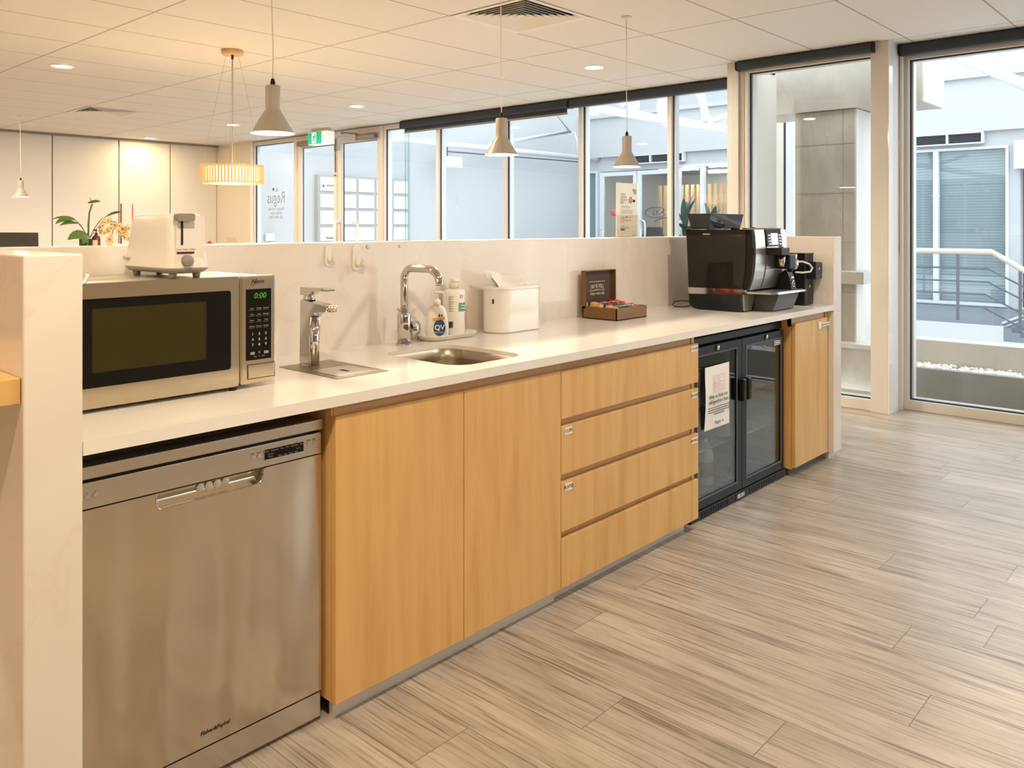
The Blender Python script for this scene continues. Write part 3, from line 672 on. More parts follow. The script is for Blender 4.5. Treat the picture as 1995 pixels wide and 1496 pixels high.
fwin(13, 3.2, 5.0, 0, 2.56, (4.1,), 'blind')
fwin(14, 1.33, 2.93, -.06, 2.575, (2.42,), 'blind', w=.045)
def fdoor(n, y0, y1):
    f = MB(); frame_pts(f, y0, y1, .0, 2.48, .09, .09, .12, .09, FX-.03, FX+.03, 'x'); d = struct('door_%d' % n, f, M_frameo)
    part('pane', MB().box(FX-.005, FX+.005, y0+.08, y1-.08, .1, 2.4), M_glass, d)
    part('pull_handle', MB().tube([(FX-.03, y1-.05 if n == 3 else y1-.14, 1.18), (FX-.1, y1-.14, 1.18), (FX-.1, y1-.14, .5), (FX-.03, y1-.14, .5)], .018, 10), M_frameo, d)
    return d
fdoor(3, 8.50, 9.50); fdoor(4, 7.60, 8.48)
part('pull_handle', MB().tube([(FX-.03, 8.40, 1.38), (FX-.09, 8.28, 1.38), (FX-.09, 8.24, 1.33), (FX-.09, 8.24, .5)], .02, 10), M_frameo, bpy.data.objects['door_4'])
for lab, y0, y1 in (('long dark louvre vent above the white far doors', 7.3, 8.86), ('long dark louvre vent above the blinds in the right pane', 1.71, 2.72)):
    t = thing('wall_vent', lab, 'air vent', (FX-.14, (y0+y1)/2, 2.64))
    f = MB(); frame_pts(f, y0-.04, y1+.04, 2.62, 2.815, .03, .03, .02, .02, FX-.15, FX-.02, 'x'); f.box(FX-.15, FX-.05, (y0+y1)/2-.015, (y0+y1)/2+.015, 2.63, 2.8); part('frame', f, M_frameo, t)
    part('throat', MB().box(FX-.04, FX-.02, y0, y1, 2.63, 2.80), mat('vent_blue', (.03, .045, .06), .6), t)
    s = MB()
    for k in range(6): s.box(FX-.10, FX-.05, y0, y1, 2.648+k*.025, 2.656+k*.025)
    part('louvre', s, M_mull, t)
single('cream_box', MB().box(FX-.25, FX-.02, -.3, 1.215, 2.17, 2.62, .005), mat('cream_signbox', (.74, .70, .62), .5), 'cream box sign over the far right doorway', 'sign')
single('far_counter', MB().box(FX+.3, FX+.7, -.3, 1.10, -.08, .72), mat('pinkish_counter', (.66, .56, .50), .6), 'low pinkish counter inside the far right doorway', 'counter')
# office interior glimpsed
for k in range(17):
    single('timber_batten', MB().box(15.2, 15.26, 6.75+k*.15, 6.82+k*.15, -.08, 2.25), M_slat, 'vertical timber batten in the office across the atrium', 'batten', 'timber battens of the far office screen')
for lab, x, y0, y1 in (('bright linear ceiling light nearest the far office window', 14.2, 5.5, 7.3), ('linear ceiling light deeper in the far office', 16.0, 6.6, 8.3), ('linear ceiling light behind the far glass door', 14.7, 7.9, 8.9)):
    t = single('linear_light', MB().box(x, x+.12, y0, y1, 2.56, 2.62), mat('office_tube', (1, 1, 1), .5, emit=(1, .97, .9), es=16), lab, 'ceiling light')
single('office_counter', MB().box(15.5, 16.0, 9.15, 10.2, -.08, 1.06, .01), mat('red_fabric', (.45, .04, .05), .7), 'low red counter inside the far glass door beside the battens', 'counter')
single('office_chair', MB().box(14.3, 14.7, 8.75, 9.25, .35, .45, .03).box(14.65, 14.72, 8.78, 9.22, .45, 1.24, .03).cyl((14.5, 9, -.08), .03, .45).cyl((14.5, 9, -.08), .22, .03), mat('charcoal_fabric', (.05, .055, .065), .7), 'dark office chair behind the far white door', 'chair')
b = MB(); b.lathe([(0, 0), (.075, 0), (.075, .003), (0, .003)], (FX-.012, 9.12, 1.56), 24, axis='x'); o = part('red_dot_decal', b, mat('decal_red', (.75, .12, .12), .5), bpy.data.objects['door_3'])
part('letter_decal', MB().text('k', (FX-.012, 8.91, 1.56), .26, u=(0, -1, 0)), M_ink, bpy.data.objects['door_3'])
b = MB(); b.text('LKA', (FX-.012, 7.96, 1.56), .18, u=(0, -1, 0), shear=.3)
b.tube([(FX-.012, 8.02+.27*math.cos(a), 1.56+.11*math.sin(a)) for a in [k*PI/10 for k in range(-9, 10)]], [.004+.010*abs(math.cos(k*PI/20)) for k in range(-9, 10)], 6); part('letter_decal', b, M_mull, bpy.data.objects['door_4'])
# big leafy plants across the atrium
def leafy(loc, label, n, ln, seed, hgt=.5, name='leafy_plant', drooping=.6, wid=.06, m_=None):
    rnd = random.Random(seed); t = thing(name, label, 'plant', loc)
    part('pot', MB().lathe([(.001, 0), (.14, 0), (.17, .32), (.155, .32), (.15, .28), (0, .28)], (0,0,0), 24, cap=False), M_mull, t, local=True)
    lv = MB()
    for k in range(n):
        a = rnd.random()*2*PI; el = rnd.uniform(.35, 1.35); l = ln*rnd.uniform(.7, 1.1); z0 = .3+hgt*rnd.random()
        pts = []; d = Vector((math.cos(a)*math.cos(el), math.sin(a)*math.cos(el), math.sin(el))); p = Vector((0, 0, z0))
        side = Vector((-math.sin(a), math.cos(a), 0)); vs = []
        for j in range(7):
            f = j/6; w = wid*math.sin(PI*min(1, f*.92+.08))**.8
            vs += [p-side*w+Vector((0,0,.012)), p+Vector((0,0,0)), p+side*w+Vector((0,0,.012))]
            p = p+d*l/6; d = (d+Vector((0,0,-drooping*l/2.2))).normalized()
        lv.add(vs, [(j*3+q, j*3+q+1, (j+1)*3+q+1, (j+1)*3+q) for j in range(6) for q in range(2)], 0, True)
    part('foliage', lv, m_ or M_leafd, t, local=True)
    part('stem', MB().tube([(0,0,.25), (0.01,0,.3+hgt)], .02, 8), M_leafd, t, local=True)
    return t
leafy((12.55, 6.95, -.08), 'big leafy plant on the terrace outside the far office window', 44, .62, 3, 1.15, 'terrace_plant')
leafy((12.5, 6.3, -.08), 'leafy plant on the terrace partly hidden behind the coffee machine', 34, .5, 5, 1.1, 'terrace_plant')
leafy((12.3, 4.55, -.08), 'leafy terrace plant glimpsed beside the stone pier', 40, .6, 9, 1.15, 'terrace_plant')
# ================================================================ counter
H = .8275; TB = .800; FY = -.02; YB = .62; PX0, PX1 = -1.607, -1.502; RX0, RX1 = 2.294, 2.398; PZ = 1.193
single('end_panel', MB().box(PX0, PX1, FY, .72, 0, PZ, .0035), M_stone, 'thick cream stone end panel left of the microwave and dishwasher', 'stone panel')
single('end_panel', MB().box(RX0, RX1, FY, .72, .035, PZ, .0035).box(RX0+.012, RX1-.02, FY+.03, .7, 0, .036), M_stone, 'cream stone end panel at the window end of the counter, beside the black milk cooler', 'stone panel')
single('back_panel', MB().box(PX1, RX0, YB, .72, 0, PZ, .003), M_stone, 'long cream stone splashback panel behind the taps, with hooks on it', 'stone panel')
# stone left of the end panel continues along y, with a timber bench against it
single('side_bench', MB().box(-2.9, PX0-.001, -.01, .6, .916, .965, .002).box(-2.9, -2.86, .03, .6, .0, .916), [M_wood], 'timber bench top at the lower left corner against the stone end panel', 'bench')
# worktop with sink cut-out
SX0, SX1, SY0, SY1, SR = -.412, -.098, .062, .442, .07
hole = rrect(SX0, SX1, SY0, SY1, SR, 10)
mb = MB(); bm = bmesh.new()
outer = [(PX1, FY), (RX0, FY), (RX0, YB), (PX1, YB)]
vo = [bm.verts.new((x, y, H)) for x, y in outer]; vh = [bm.verts.new((x, y, H)) for x, y in hole]
es = [bm.edges.new((vo[i], vo[(i+1) % 4])) for i in range(4)] + [bm.edges.new((vh[i], vh[(i+1) % len(vh)])) for i in range(len(vh))]
bmesh.ops.triangle_fill(bm, use_beauty=True, use_dissolve=False, edges=es)
tops = [f for f in bm.faces]; r = bmesh.ops.extrude_face_region(bm, geom=tops)
for v in [g for g in r['geom'] if isinstance(g, bmesh.types.BMVert)]: v.co.z = TB
mb.bm(bm)
single('worktop', mb, M_top, 'long glossy cream stone worktop with a sink cut-out, spanning the whole counter', 'worktop')
# sink
def ring_pts(x0, x1, y0, y1, r, z, n=10): return [(x, y, z) for x, y in rrect(x0, x1, y0, y1, r, n)]
t = thing('sink', 'undermounted square stainless steel sink bowl in the worktop below the curved tap', 'sink', ((SX0+SX1)/2, (SY0+SY1)/2, .62))
b = MB(); rings = []
for d, z in ((.0008, H-.013), (.002, H-.0135), (.003, TB-.02), (.012, .68), (.03, .655), (.06, .647), (.12, .644)):
    rings.append(ring_pts(SX0+d, SX1-d, SY0+d, SY1-d, max(.02, SR-d*.3), z))
n = len(rings[0])
for rg in rings: b.v += rg
for j in range(len(rings)-1):
    for k in range(n): b.f.append((j*n+k, j*n+(k+1) % n, (j+1)*n+(k+1) % n, (j+1)*n+k)); b.m.append(0); b.sm.append(True)
b.f.append(tuple((len(rings)-1)*n+k for k in range(n))); b.m.append(0); b.sm.append(False)
part('bowl', b, M_sink, t)
part('drain', MB().lathe([(0, .647), (.034, .647), (.038, .6455), (.04, .645)], ((SX0+SX1)/2, (SY0+SY1)/2, 0), 24, cap=False), M_chrome, t)

# instant hot water tap
t = thing('boiling_water_tap', 'tall square chrome hot water tap with flat lever, left of the sink', 'tap', (-.688, .42, H))
tx, ty = -.690, .418
b = MB(); prof = [(ty-.020, H), (ty+.030, H), (ty+.026, 1.018), (ty+.02, 1.026), (ty-.105, 1.012), (ty-.108, 1.004), (ty-.105, .996), (ty-.05, .992), (ty-.028, .975), (ty-.024, .95)]
b.prism(prof, tx-.0185, tx+.0185, 'x'); part('body', b, M_chrome, t)
part('front_tube', MB().cyl((tx, ty-.018, H+.002), .0165, .145), M_chrome, t)
part('aerator', MB().cyl((tx, ty-.112, .996), .0125, .018, 'z').lathe([(.0125, 0), (.012, .03), (.008, .032)], (tx, ty-.108, 1.004), 16, axis='y', sx=1, sy=.8), M_nickel, t)
part('lever_base', MB().lathe([(.021, 1.024), (.017, 1.03), (.015, 1.04), (.019, 1.047)], (tx, ty+.008, 0), 24), M_chrome, t)
b = MB(); b.prism([(ty+.034, 1.038), (ty+.034, 1.062), (ty-.07, 1.064), (ty-.105, 1.060), (ty-.105, 1.056), (ty-.03, 1.052), (ty-.01, 1.040)], tx-.014, tx+.014, 'x'); part('lever', b, M_chrome, t)
part('base_ring', MB().lathe([(.026, H), (.026, H+.003), (.02, H+.004)], (tx, ty+.002, 0), 28), M_chrome, t)
b = MB(); b.prism(rrect(-.778, -.598, .158, .452, .004), H, H+.0016); part('drip_plate', b, M_sink, t)
b = MB(); b.prism(rrect(-.755, -.622, .178, .32, .012), H+.0016, H+.0026); part('drip_tray', b, M_nickel, t)
b = MB()
for k in range(7): b.box(-.695, -.681, .232+k*.0055, .235+k*.0055, H+.0026, H+.003)
part('drain_slot', b, M_dark, t)

# mixer tap
t = thing('mixer_tap', 'chrome mixer tap with a tall bent spout behind the sink', 'tap', (-.222, .535, H))
mx_, my_ = -.222, .535
part('base_ring', MB().lathe([(.031, H), (.031, H+.005), (.024, H+.007)], (mx_, my_, 0), 32), M_chrome, t)
part('body', MB().lathe([(.0245, H+.006), (.0245, .938), (.022, .942), (.012, .943)], (mx_, my_, 0), 32), M_chrome, t)
pts = [(mx_, my_, .94), (mx_, my_, 1.06)]
for k in range(1, 7): a = PI/2*k/6; pts.append((mx_, my_-.04*(1-math.cos(a)), 1.06+.04*math.sin(a)))
yend = my_-.190
pts.append((mx_, yend+.06, 1.10))
for k in range(1, 8): a = PI/2.25*k/7; pts.append((mx_, yend+.06-.055*math.sin(a), 1.10-.055*(1-math.cos(a))))
lx, ly, lz = pts[-1]; pts.append((lx, ly-.003, lz-.010))
part('spout', MB().tube(pts, .0135, 20), M_chrome, t)
part('handle_hub', MB().cyl((mx_+.016, my_-.006, .885), .026, .036, 'x', 28), M_chrome, t)
part('lever', MB().tube([(mx_+.045, my_-.006, .895), (mx_+.02, my_+.035, .935), (mx_+.01, my_+.05, .952)], [.0065, .006, .0055], 12), M_chrome, t)

# ================================================================ base cabinets
KB = .0476; KT = .7693
def kick(x0, x1, y=.04): return MB().box(x0, x1, y, y+.015, 0, KB+.01)
M_kick = mat('satin_kick_strip', (.60, .57, .52), .35, .2)
W2 = .4485
c = thing('cupboard', 'two-door pale timber cupboard between the dishwasher and the drawers', 'cupboard', (-.45, .3, 0))
b = MB(); b.box(-.897, -.881, .02, YB, KB, KT+.03); b.box(-.881, -.006, .05, YB-.01, KB, KB+.016); b.box(-.018, -.002, .02, YB, KB, KT+.03); part('carcass', b, M_wood, c)
part('top_rail', MB().box(-.890, -.002, .018, .04, KT-.02, TB), M_woodin, c)
for x0 in (-.897, -.4485): part('door', MB().box(x0+(.0015 if x0 > -.5 else 0), x0+W2-.0015, 0, .018, KB, KT, .0012), M_wood, c)
part('kickboard', kick(-.885, -.001, .03), M_kick, c)
c = thing('drawer_unit', 'pale timber four-drawer unit left of the black bar fridge', 'drawer unit', (.45, .3, 0))
b = MB(); b.box(.0, .016, .02, YB, KB, KT+.03); b.box(.881-.0, .897-.0, .02, YB, KB, KT+.03); part('carcass', b, M_wood, c)
part('recessed_rail', MB().box(.002, .870, .022, .04, .06, TB), M_woodin, c)
part('side_strip', MB().box(.872, .884, .018, .04, KB, TB), M_wood, c)
M_lab = mat('label_white', (.80, .76, .70), .5)
def sticker(parent, x0, x1, z0, z1, txt):
    b = MB(); b.box(x0, x1, -.0016, 0, z0, z1); b.text(txt, ((x0+x1)/2, -.0017, (z0+z1)/2), .0155, mi=1); part('label_sticker', b, [M_lab, M_ink], parent)
rows = [(.767, .608, [(.835, .893, .738, .759, 'CUTLERY')]), (.583, .4235, [(.02, .058, .553, .577, 'CUPS'), (.843, .887, .548, .569, 'GLASSES')]),
        (.398, .234, [(.02, .058, .366, .39, 'PLATES'), (.840, .887, .363, .385, 'BOWLS')]), (.210, .0476, [])]
for zt_, zb_, st_ in rows:
    d = part('drawer', MB().box(.0015, .897, 0, .018, zb_, zt_, .0012), M_wood, c)
    for (a, b_, z0, z1, tx_) in st_: sticker(d, a, b_, z0, z1, tx_)
part('kickboard', kick(0, .86, .045), M_kick, c)
c = thing('cabinet', 'single-door timber cabinet with a clear child catch, right of the black bar fridge', 'cabinet', (2.07, .3, 0))
b = MB(); b.box(1.845, 1.861, .02, YB, KB-.01, KT+.03); b.box(2.258, 2.292, .012, YB, KB-.01, TB); part('carcass', b, M_wood, c)
part('top_rail', MB().box(1.845, 2.29, .018, .04, KT-.02, TB), M_woodin, c)
d = part('door', MB().box(1.847, 2.255, 0, .018, KB, KT-.005, .0012), M_wood, c)
part('catch', MB().box(2.165, 2.262, -.012, -.001, .735, .741, .002).box(2.165, 2.262, -.012, -.001, .722, .728, .002).box(2.13, 2.165, -.006, 0, .712, .748, .003), mat('clear_white_plastic', (.80, .78, .74), .15), d)
part('kickboard', kick(1.86, 2.29, .04), mat('dark_kick', (.10, .085, .07), .5), c)

# ================================================================ dishwasher
DX0, DX1, DY = -1.498, -.912, .04
t = thing('dishwasher', 'stainless steel dishwasher under the worktop at the left end of the counter', 'dishwasher', (-1.2, .3, 0))
part('body', MB().box(DX0+.004, DX1-.006, DY+.022, YB-.02, .02, .755), mat('dishwasher_grey', (.30, .27, .22), .5, .4), t)
part('top_trim', MB().box(DX0, DX1+.005, DY-.001, DY+.06, .735, .7605, .002), M_steel, t)
part('seal_gap', MB().box(DX0, DX1, DY+.012, DY+.03, .725, .737), M_black, t)
cp = part('control_panel', MB().box(DX0, DX1, DY, DY+.022, .6745, .7285, .002), M_steel, t)
dsp = MB(); dsp.box(-1.075, -.963, DY-.0012, DY, .6895, .7165, .0008); part('display_bezel', dsp, M_nickel, cp)
b = MB(); b.box(-1.073, -.965, DY-.0016, DY-.001, .6912, .7148); 
b.text('Heavy   Normal   Eco   Fast   Delicate   Rinse', (-1.019, DY-.0018, .7105), .0062, mi=1); b.text('Start', (-.981, DY-.0018, .702), .0062, mi=1); b.text('Sanitise', (-1.056, DY-.0018, .703), .0058, mi=1); b.text('Delay', (-1.057, DY-.0018, .697), .0055, mi=1)
b.text('Wash    Dry    Rinse    End', (-1.010, DY-.0018, .6945), .0050, mi=1)
part('display', b, [M_blackg, mat('display_text', (.34, .31, .28), .5)], cp)
for x, z, l in ((-1.103, .7035, 'Lock'), (-1.087, .7035, 'Delay'), (-.950, .7055, 'Wash'), (-.934, .7065, 'Start'), (-1.473, .700, ''), (-1.457, .700, '')):
    b = MB(); b.lathe([(.0048, -.0004), (.0052, -.0012), (.0040, -.0016), (0, -.0012)], (x, DY, z), 20, axis='y'); part('button', b, M_nickel, cp)
    b = MB(); b.text(l or 'o', (x, DY-.0006, z+.0085), .005); part('icon', b, M_inkg, cp)
# door skin with curved recess under the panel
b = MB(); hx0, hx1, hz = -1.333, -1.073, .636
b.box(DX0, hx0, DY, DY+.022, .0785, .6725, .0015); b.box(hx1, DX1, DY, DY+.022, .0785, .6725, .0015); b.box(hx0, hx1, DY, DY+.022, .0785, hz, .0015)
b2 = MB(); b2.box(DX0, DX1, DY, DY+.022, .0785, .6725)
d = part('door', MB().prism([(DX0, .0785), (DX1, .0785), (DX1, .6725), (hx1+.004, .6725), (hx1, .668), (hx1-.004, .652), (hx1-.010, .643), (hx1-.018, .6385), (hx0+.012, .636), (hx0+.004, .640), (hx0+.001, .650), (hx0, .6725), (DX0, .6725)], DY, DY+.022, 'y'), M_door, t)
sc = MB(); prf = [(0, .6725), (.012, .672), (.020, .665), (.022, .655), (.017, .644), (.006, .6385), (.0, .637)]
vs = []; 
for x in (hx0+.004, hx1-.012): vs += [(x, DY+.001+p, z) for p, z in prf]
nn = len(prf); sc.add(vs, [(i, i+1, nn+i+1, nn+i) for i in range(nn-1)], 0, True); sc.add([(hx0+.001, DY+.001+p, z) for p, z in prf], [tuple(range(nn))]); sc.add([(hx1-.001, DY+.001+p, z) for p, z in prf], [tuple(range(nn))])
hd = part('handle_recess', sc, mat('polished_recess', (.80, .74, .62), .2, 1.0), t)
part('recess_lip', MB().tube([(hx0+.001, DY, .672), (hx0+.001, DY-.001, .650), (hx0+.006, DY-.001, .639), (hx0+.014, DY-.001, .6365), (hx1-.02, DY-.001, .6385), (hx1-.010, DY-.001, .643), (hx1-.003, DY-.001, .654), (hx1, DY, .672)], .0016, 8), M_chrome, t)
for k in range(4): part('finger_mark', MB().lathe([(.0105, 0), (.009, -.0012), (0, -.002)], (-1.222+k*.0205, DY+.0205, .6555), 20, axis='y'), mat('matt_tab', (.62, .58, .50), .5, .5), t)
part('brand_lettering', MB().text('Fisher&Paykel', (-1.197, DY-.0006, .110), .0125, shear=.25, sx=1.0), M_ink, t)
part('kick_plate', MB().box(DX0, DX1, DY+.004, DY+.02, .011, .0725, .001), M_steel, t)
part('kick_gap', MB().box(DX0, DX1, DY+.012, DY+.02, .0715, .080), M_black, t)
part('foot', MB().box(-.935, -.925, .085, .1, 0, .05), M_white, t)

# ================================================================ bar fridge
FYF = .048
t = thing('bar_fridge', 'black two-door glass bar fridge under the worktop with a notice on the left door', 'fridge', (1.4, .3, 0))
b = MB(); b.box(.945, 1.872, FYF+.03, .05+FYF+.03, .70+.035, .772, .002); part('top_fascia', MB().box(.945, 1.872, FYF+.02, .09, .737, .770, .004), M_black, t)
b = MB(); b.box(.945, .965, FYF+.035, .58, .04, .75); b.box(1.85, 1.872, FYF+.035, .58, .04, .77); b.box(.945, 1.872, .57, .59, .04, .77); b.box(.945, 1.872, FYF+.035, .58, .035, .05); b.box(.945, 1.872, FYF+.035, .58, .745, .77)
part('cabinet_shell', b, M_black, t)
M_fi = mat('fridge_liner', (.30, .31, .30), .3, .5)
b = MB(); b.box(.967, 1.849, .562, .569, .052, .744); b.box(.966, .97, .10, .569, .052, .744); b.box(1.845, 1.849, .10, .569, .052, .744); b.box(.97, 1.845, .10, .569, .052, .058); part('liner', b, M_fi, t)
M_wire = mat('grey_wire', (.45, .46, .45), .35, .6)
for z in (.255, .455):
    b = MB()
    for x0, x1 in ((.975, 1.40), (1.415, 1.84)):
        b.tube([(x0, .115, z), (x1, .115, z)], .004, 8); b.tube([(x0, .55, z), (x1, .55, z)], .004, 8)
        for k in range(18): x = x0+.01+(x1-x0-.02)*k/17; b.tube([(x, .115, z), (x, .55, z)], .0018, 5)
    part('shelf', b, M_wire, t)
def fdoor2(x0, x1, gx0, gx1, lockx):
    f = MB(); z0, z1 = .047, .733
    f.prism([(x0, z0), (x1, z0), (x1, .088), (x0, .088)], FYF, FYF+.034, 'y'); f.prism([(x0, .694), (x1, .694), (x1, z1), (x0, z1)], FYF, FYF+.034, 'y')
    f.prism([(x0, .088), (gx0, .088), (gx0, .694), (x0, .694)], FYF, FYF+.034, 'y'); f.prism([(gx1, .088), (x1, .088), (x1, .694), (gx1, .694)], FYF, FYF+.034, 'y')
    d = part('door', f, M_black, t)
    g = MB(); frame_pts(g, gx0-.006, gx1+.006, .082, .700, .007, .007, .007, .007, FYF-.0015, FYF+.002, 'y', b=.001); part('glass_trim', g, M_mull, d)
    part('glass', MB().box(gx0, gx1, FYF+.004, FYF+.008, .088, .694), M_fglass, d)
    b = MB(); b.lathe([(.012, 0), (.012, -.006), (.009, -.009), (0, -.010)], (lockx, FYF, .7175), 20, axis='y'); part('lock', b, M_chrome, d)
    return d
dL = fdoor2(.952, 1.4025, 1.0, 1.352, 1.171); dR = fdoor2(1.4065, 1.846, 1.449, 1.815, 1.650)
for d, x0, x1 in ((dL, 1.362, 1.396), (dR, 1.412, 1.446)):
    b = MB(); b.box(x0, x1, FYF-.030, FYF-.001, .455, .555, .006); part('handle', b, M_blackg, d)
b = MB(); b.box(1.745, 1.815, FYF+.0015, FYF+.0035, .665, .688, 0, 0); b.box(1.749, 1.811, FYF+.0005, FYF+.0015, .669, .684, 0, 1); b.box(1.754, 1.806, FYF+.0001, FYF+.0005, .6735, .6795, 0, 0); part('badge', b, [M_white, M_grey], dR)
g = part('grille', MB().box(.945, 1.872, FYF-.002, FYF+.03, .004, .041, .003), M_black, t)
b = MB()
for k in range(12):
    for x in (1.035+k*.0205, 1.475+k*.0245): part('grille_slot', MB().box(x, x+.004, FYF-.0035, FYF-.001, .008, .034), M_dark, g)
b = MB(); b.box(1.335, 1.455, FYF-.004, FYF-.002, .008, .036, .001); b.box(1.352, 1.382, FYF-.006, FYF-.004, .013, .031, .001, 1); b.box(1.387, 1.4, FYF-.006, FYF-.004, .013, .031, .001, 1); b.box(1.404, 1.417, FYF-.006, FYF-.004, .013, .031, .001, 1)
part('thermostat', b, [M_blackg, M_nickel], g)
# notice on the left door
t = thing('notice_sheet', 'white paper notice about keeping the fridge clean, taped on the left fridge door', 'notice', (1.16, FYF-.004, .37))
nv = []; nf = []; NY = 12
for j in range(NY+1):
    f = j/NY; z = .372+.272*f
    for i in range(7):
        g_ = i/6; x = 1.052+.222*g_; nv.append((x, FYF-.0035-.006*math.sin(PI*f)*(1-g_)**1.5*1.2-(.004*(f-.8)*5*(1-g_) if f > .8 else 0), z))
for j in range(NY):
    for i in range(6): nf.append((j*7+i, j*7+i+1, (j+1)*7+i+1, (j+1)*7+i))
part('sheet', MB().add(nv, nf, 0, True), M_paper, t)
yq = FYF-.0125
b = MB(); b.text('Help us keep our', (1.163, yq, .513), .0235); b.text('refrigerators clean', (1.163, yq, .490), .0235); part('headline', b, M_ink, t)
b = MB()
for k, s in enumerate(('Please remove your food and drink items from the fridge', 'at the end of each day. Any items left in the fridge will be', 'thrown away every Friday. Please also wipe up any spills', 'and label everything clearly')): b.text(s, (1.165, yq, .466-k*.0095), .0082)
part('small_print', b, M_ink, t)
part('brand_lettering', MB().text('Regus', (1.155, yq, .399), .021).text('Inc.', (1.20, yq, .399), .014), M_ink, t)
b = MB(); M_pink = mat('pink_ink', (.72, .36, .32), .7)
frame_pts(b, 1.118, 1.166, .558, .603, .0015, .0015, .0015, .0015, yq, yq+.0005); frame_pts(b, 1.171, 1.217, .558, .603, .0015, .0015, .0015, .0015, yq, yq+.0005); frame_pts(b, 1.118, 1.217, .532, .553, .0015, .0015, .0015, .0015, yq, yq+.0005)
b.box(1.130, 1.138, yq, yq+.0005, .562, .575); b.box(1.176, 1.21, yq, yq+.0005, .569, .571); b.box(1.122, 1.16, yq, yq+.0005, .583, .585)
for k in range(5): b.box(1.128+k*.018, 1.130+k*.018, yq, yq+.0005, .535, .550)
part('pictogram', b, M_pink, t)
# things inside the fridge
def carton(x, y, z, w, h, m_, lab, cat='carton', name='drink_carton'):
    t = thing(name, lab, cat, (x, y, z)); b = MB(); b.box(x-w/2, x+w/2, y-w/2, y+w/2, z, z+h*.8, .003); part('body', b, m_, t)
    g = MB(); g.prism([(x-w/2, z+h*.8), (x+w/2, z+h*.8), (x+w*.04, z+h*.97), (x+w*.04, z+h), (x-w*.04, z+h), (x-w*.04, z+h*.97)], y-w/2+.001, y+w/2-.001, 'y'); part('gable_top', g, m_, t)
def bottle(x, y, z, r, h, m_, capm, lab, name='bottle', cat='bottle', lm=None):
    t = thing(name, lab, cat, (x, y, z)); part('body', MB().lathe([(0, z), (r*.95, z), (r, z+.006), (r, z+h*.55), (r*.8, z+h*.7), (r*.38, z+h*.84), (r*.36, z+h*.9)], (x, y, 0), 24, cap=False), m_, t)
    part('cap', MB().lathe([(r*.42, z+h*.89), (r*.42, z+h), (0, z+h)], (x, y, 0), 20), capm, t)
    if lm: part('label_band', MB().lathe([(r+.0006, z+h*.15), (r+.0006, z+h*.45)], (x, y, 0), 24, cap=False), lm, t)
M_milk = mat('milk_white', (.78, .78, .75), .35)
bottle(1.325, .20, .06, .045, .235, M_milk, M_blue, 'white milk bottle standing at the right of the lower left fridge compartment', 'milk_bottle', lm=M_silver)
carton(1.21, .22, .06, .085, .12, mat('kraft_pack', (.42, .34, .22), .6), 'beige food pack low in the left fridge compartment', 'food pack', 'food_pack')
carton(1.115, .25, .0595, .085, .21, mat('dark_pack', (.12, .12, .11), .5), 'dark carton beside the beige pack in the left fridge compartment', name='dark_carton')
carton(1.03, .2, .06, .07, .13, mat('yellow_pack', (.62, .5, .28), .5), 'pale yellow carton at the far left inside the fridge')
bottle(1.27, .26, .259, .048, .18, M_milk, M_white, 'white milk bottle on the middle shelf behind the notice', 'milk_bottle')
bottle(1.475, .2, .459, .035, .13, M_milk, M_white, 'small white tub bottle on the top shelf by the centre post', 'yoghurt_bottle')
bottle(1.475, .18, .259, .04, .16, M_milk, M_white, 'white bottle on the middle shelf just right of the fridge handles', 'milk_bottle')
bottle(1.50, .16, .06, .032, .15, mat('dark_bottle', (.05, .035, .03), .2), M_nickel, 'dark sauce bottle low in the right fridge compartment', 'sauce_bottle', lm=M_silver)

for o in bpy.data.objects:
    if not o.parent and 'label' in o and .9 < o.location.x < 1.9 and (o.name.split('.')[0] in ('bar_fridge', 'notice_sheet', 'milk_bottle', 'food_pack', 'dark_carton', 'drink_carton', 'yoghurt_bottle', 'sauce_bottle')): o.location.x -= .0275
# ================================================================ microwave
MX0, MX1, MY, MZ0, MZ1 = -1.49, -.928, .222, .838, 1.119
t = thing('microwave', 'stainless steel microwave with a dark window at the left end of the worktop', 'microwave', (-1.2, .4, H))
part('casing', MB().box(MX0+.006, MX1-.006, MY+.025, .60, MZ0+.006, MZ1-.003, .006), mat('microwave_casing', (.58, .54, .47), .34, .7), t)
b = MB(); sx = -1.034
wx0, wx1, wz0, wz1 = -1.46, -1.058, .884, 1.084
outer = rrect(MX0, sx-.0015, MZ0, MZ1, .008, 3); hole = rrect(wx0, wx1, wz0, wz1, .008, 4)
def plate_hole(outer, hole, y0, y1):
    bm = bmesh.new(); vo = [bm.verts.new((x, y0, z)) for x, z in outer]; vh = [bm.verts.new((x, y0, z)) for x, z in hole]
    es = [bm.edges.new((a[i], a[(i+1) % len(a)])) for a in (vo, vh) for i in range(len(a))]
    bmesh.ops.triangle_fill(bm, use_beauty=True, use_dissolve=False, edges=es); fs = bm.faces[:]
    r = bmesh.ops.extrude_face_region(bm, geom=fs)
    for v in [g for g in r['geom'] if isinstance(g, bmesh.types.BMVert)]: v.co.y = y1
    return bm
b.bm(plate_hole(outer, hole, MY, MY+.03)); dr_ = part('door', b, M_mw, t)
part('window', MB().box(wx0, wx1, MY+.003, MY+.006, wz0, wz1), M_blackg, dr_)
part('inner_window', MB().prism(rrect(-1.393, -1.123, .917, 1.061, .004), MY+.0024, MY+.003, 'y'), mat('olive_dark_glass', (.035, .028, .006), .07, spec=.35), dr_)
cp = part('control_panel', MB().box(sx+.0015, MX1, MY, MY+.03, MZ0, MZ1, .006), M_mw, t)
part('touch_panel', MB().prism(rrect(-1.016, -.944, .900, 1.084, .002), MY-.0012, MY, 'y'), M_blackg, cp)
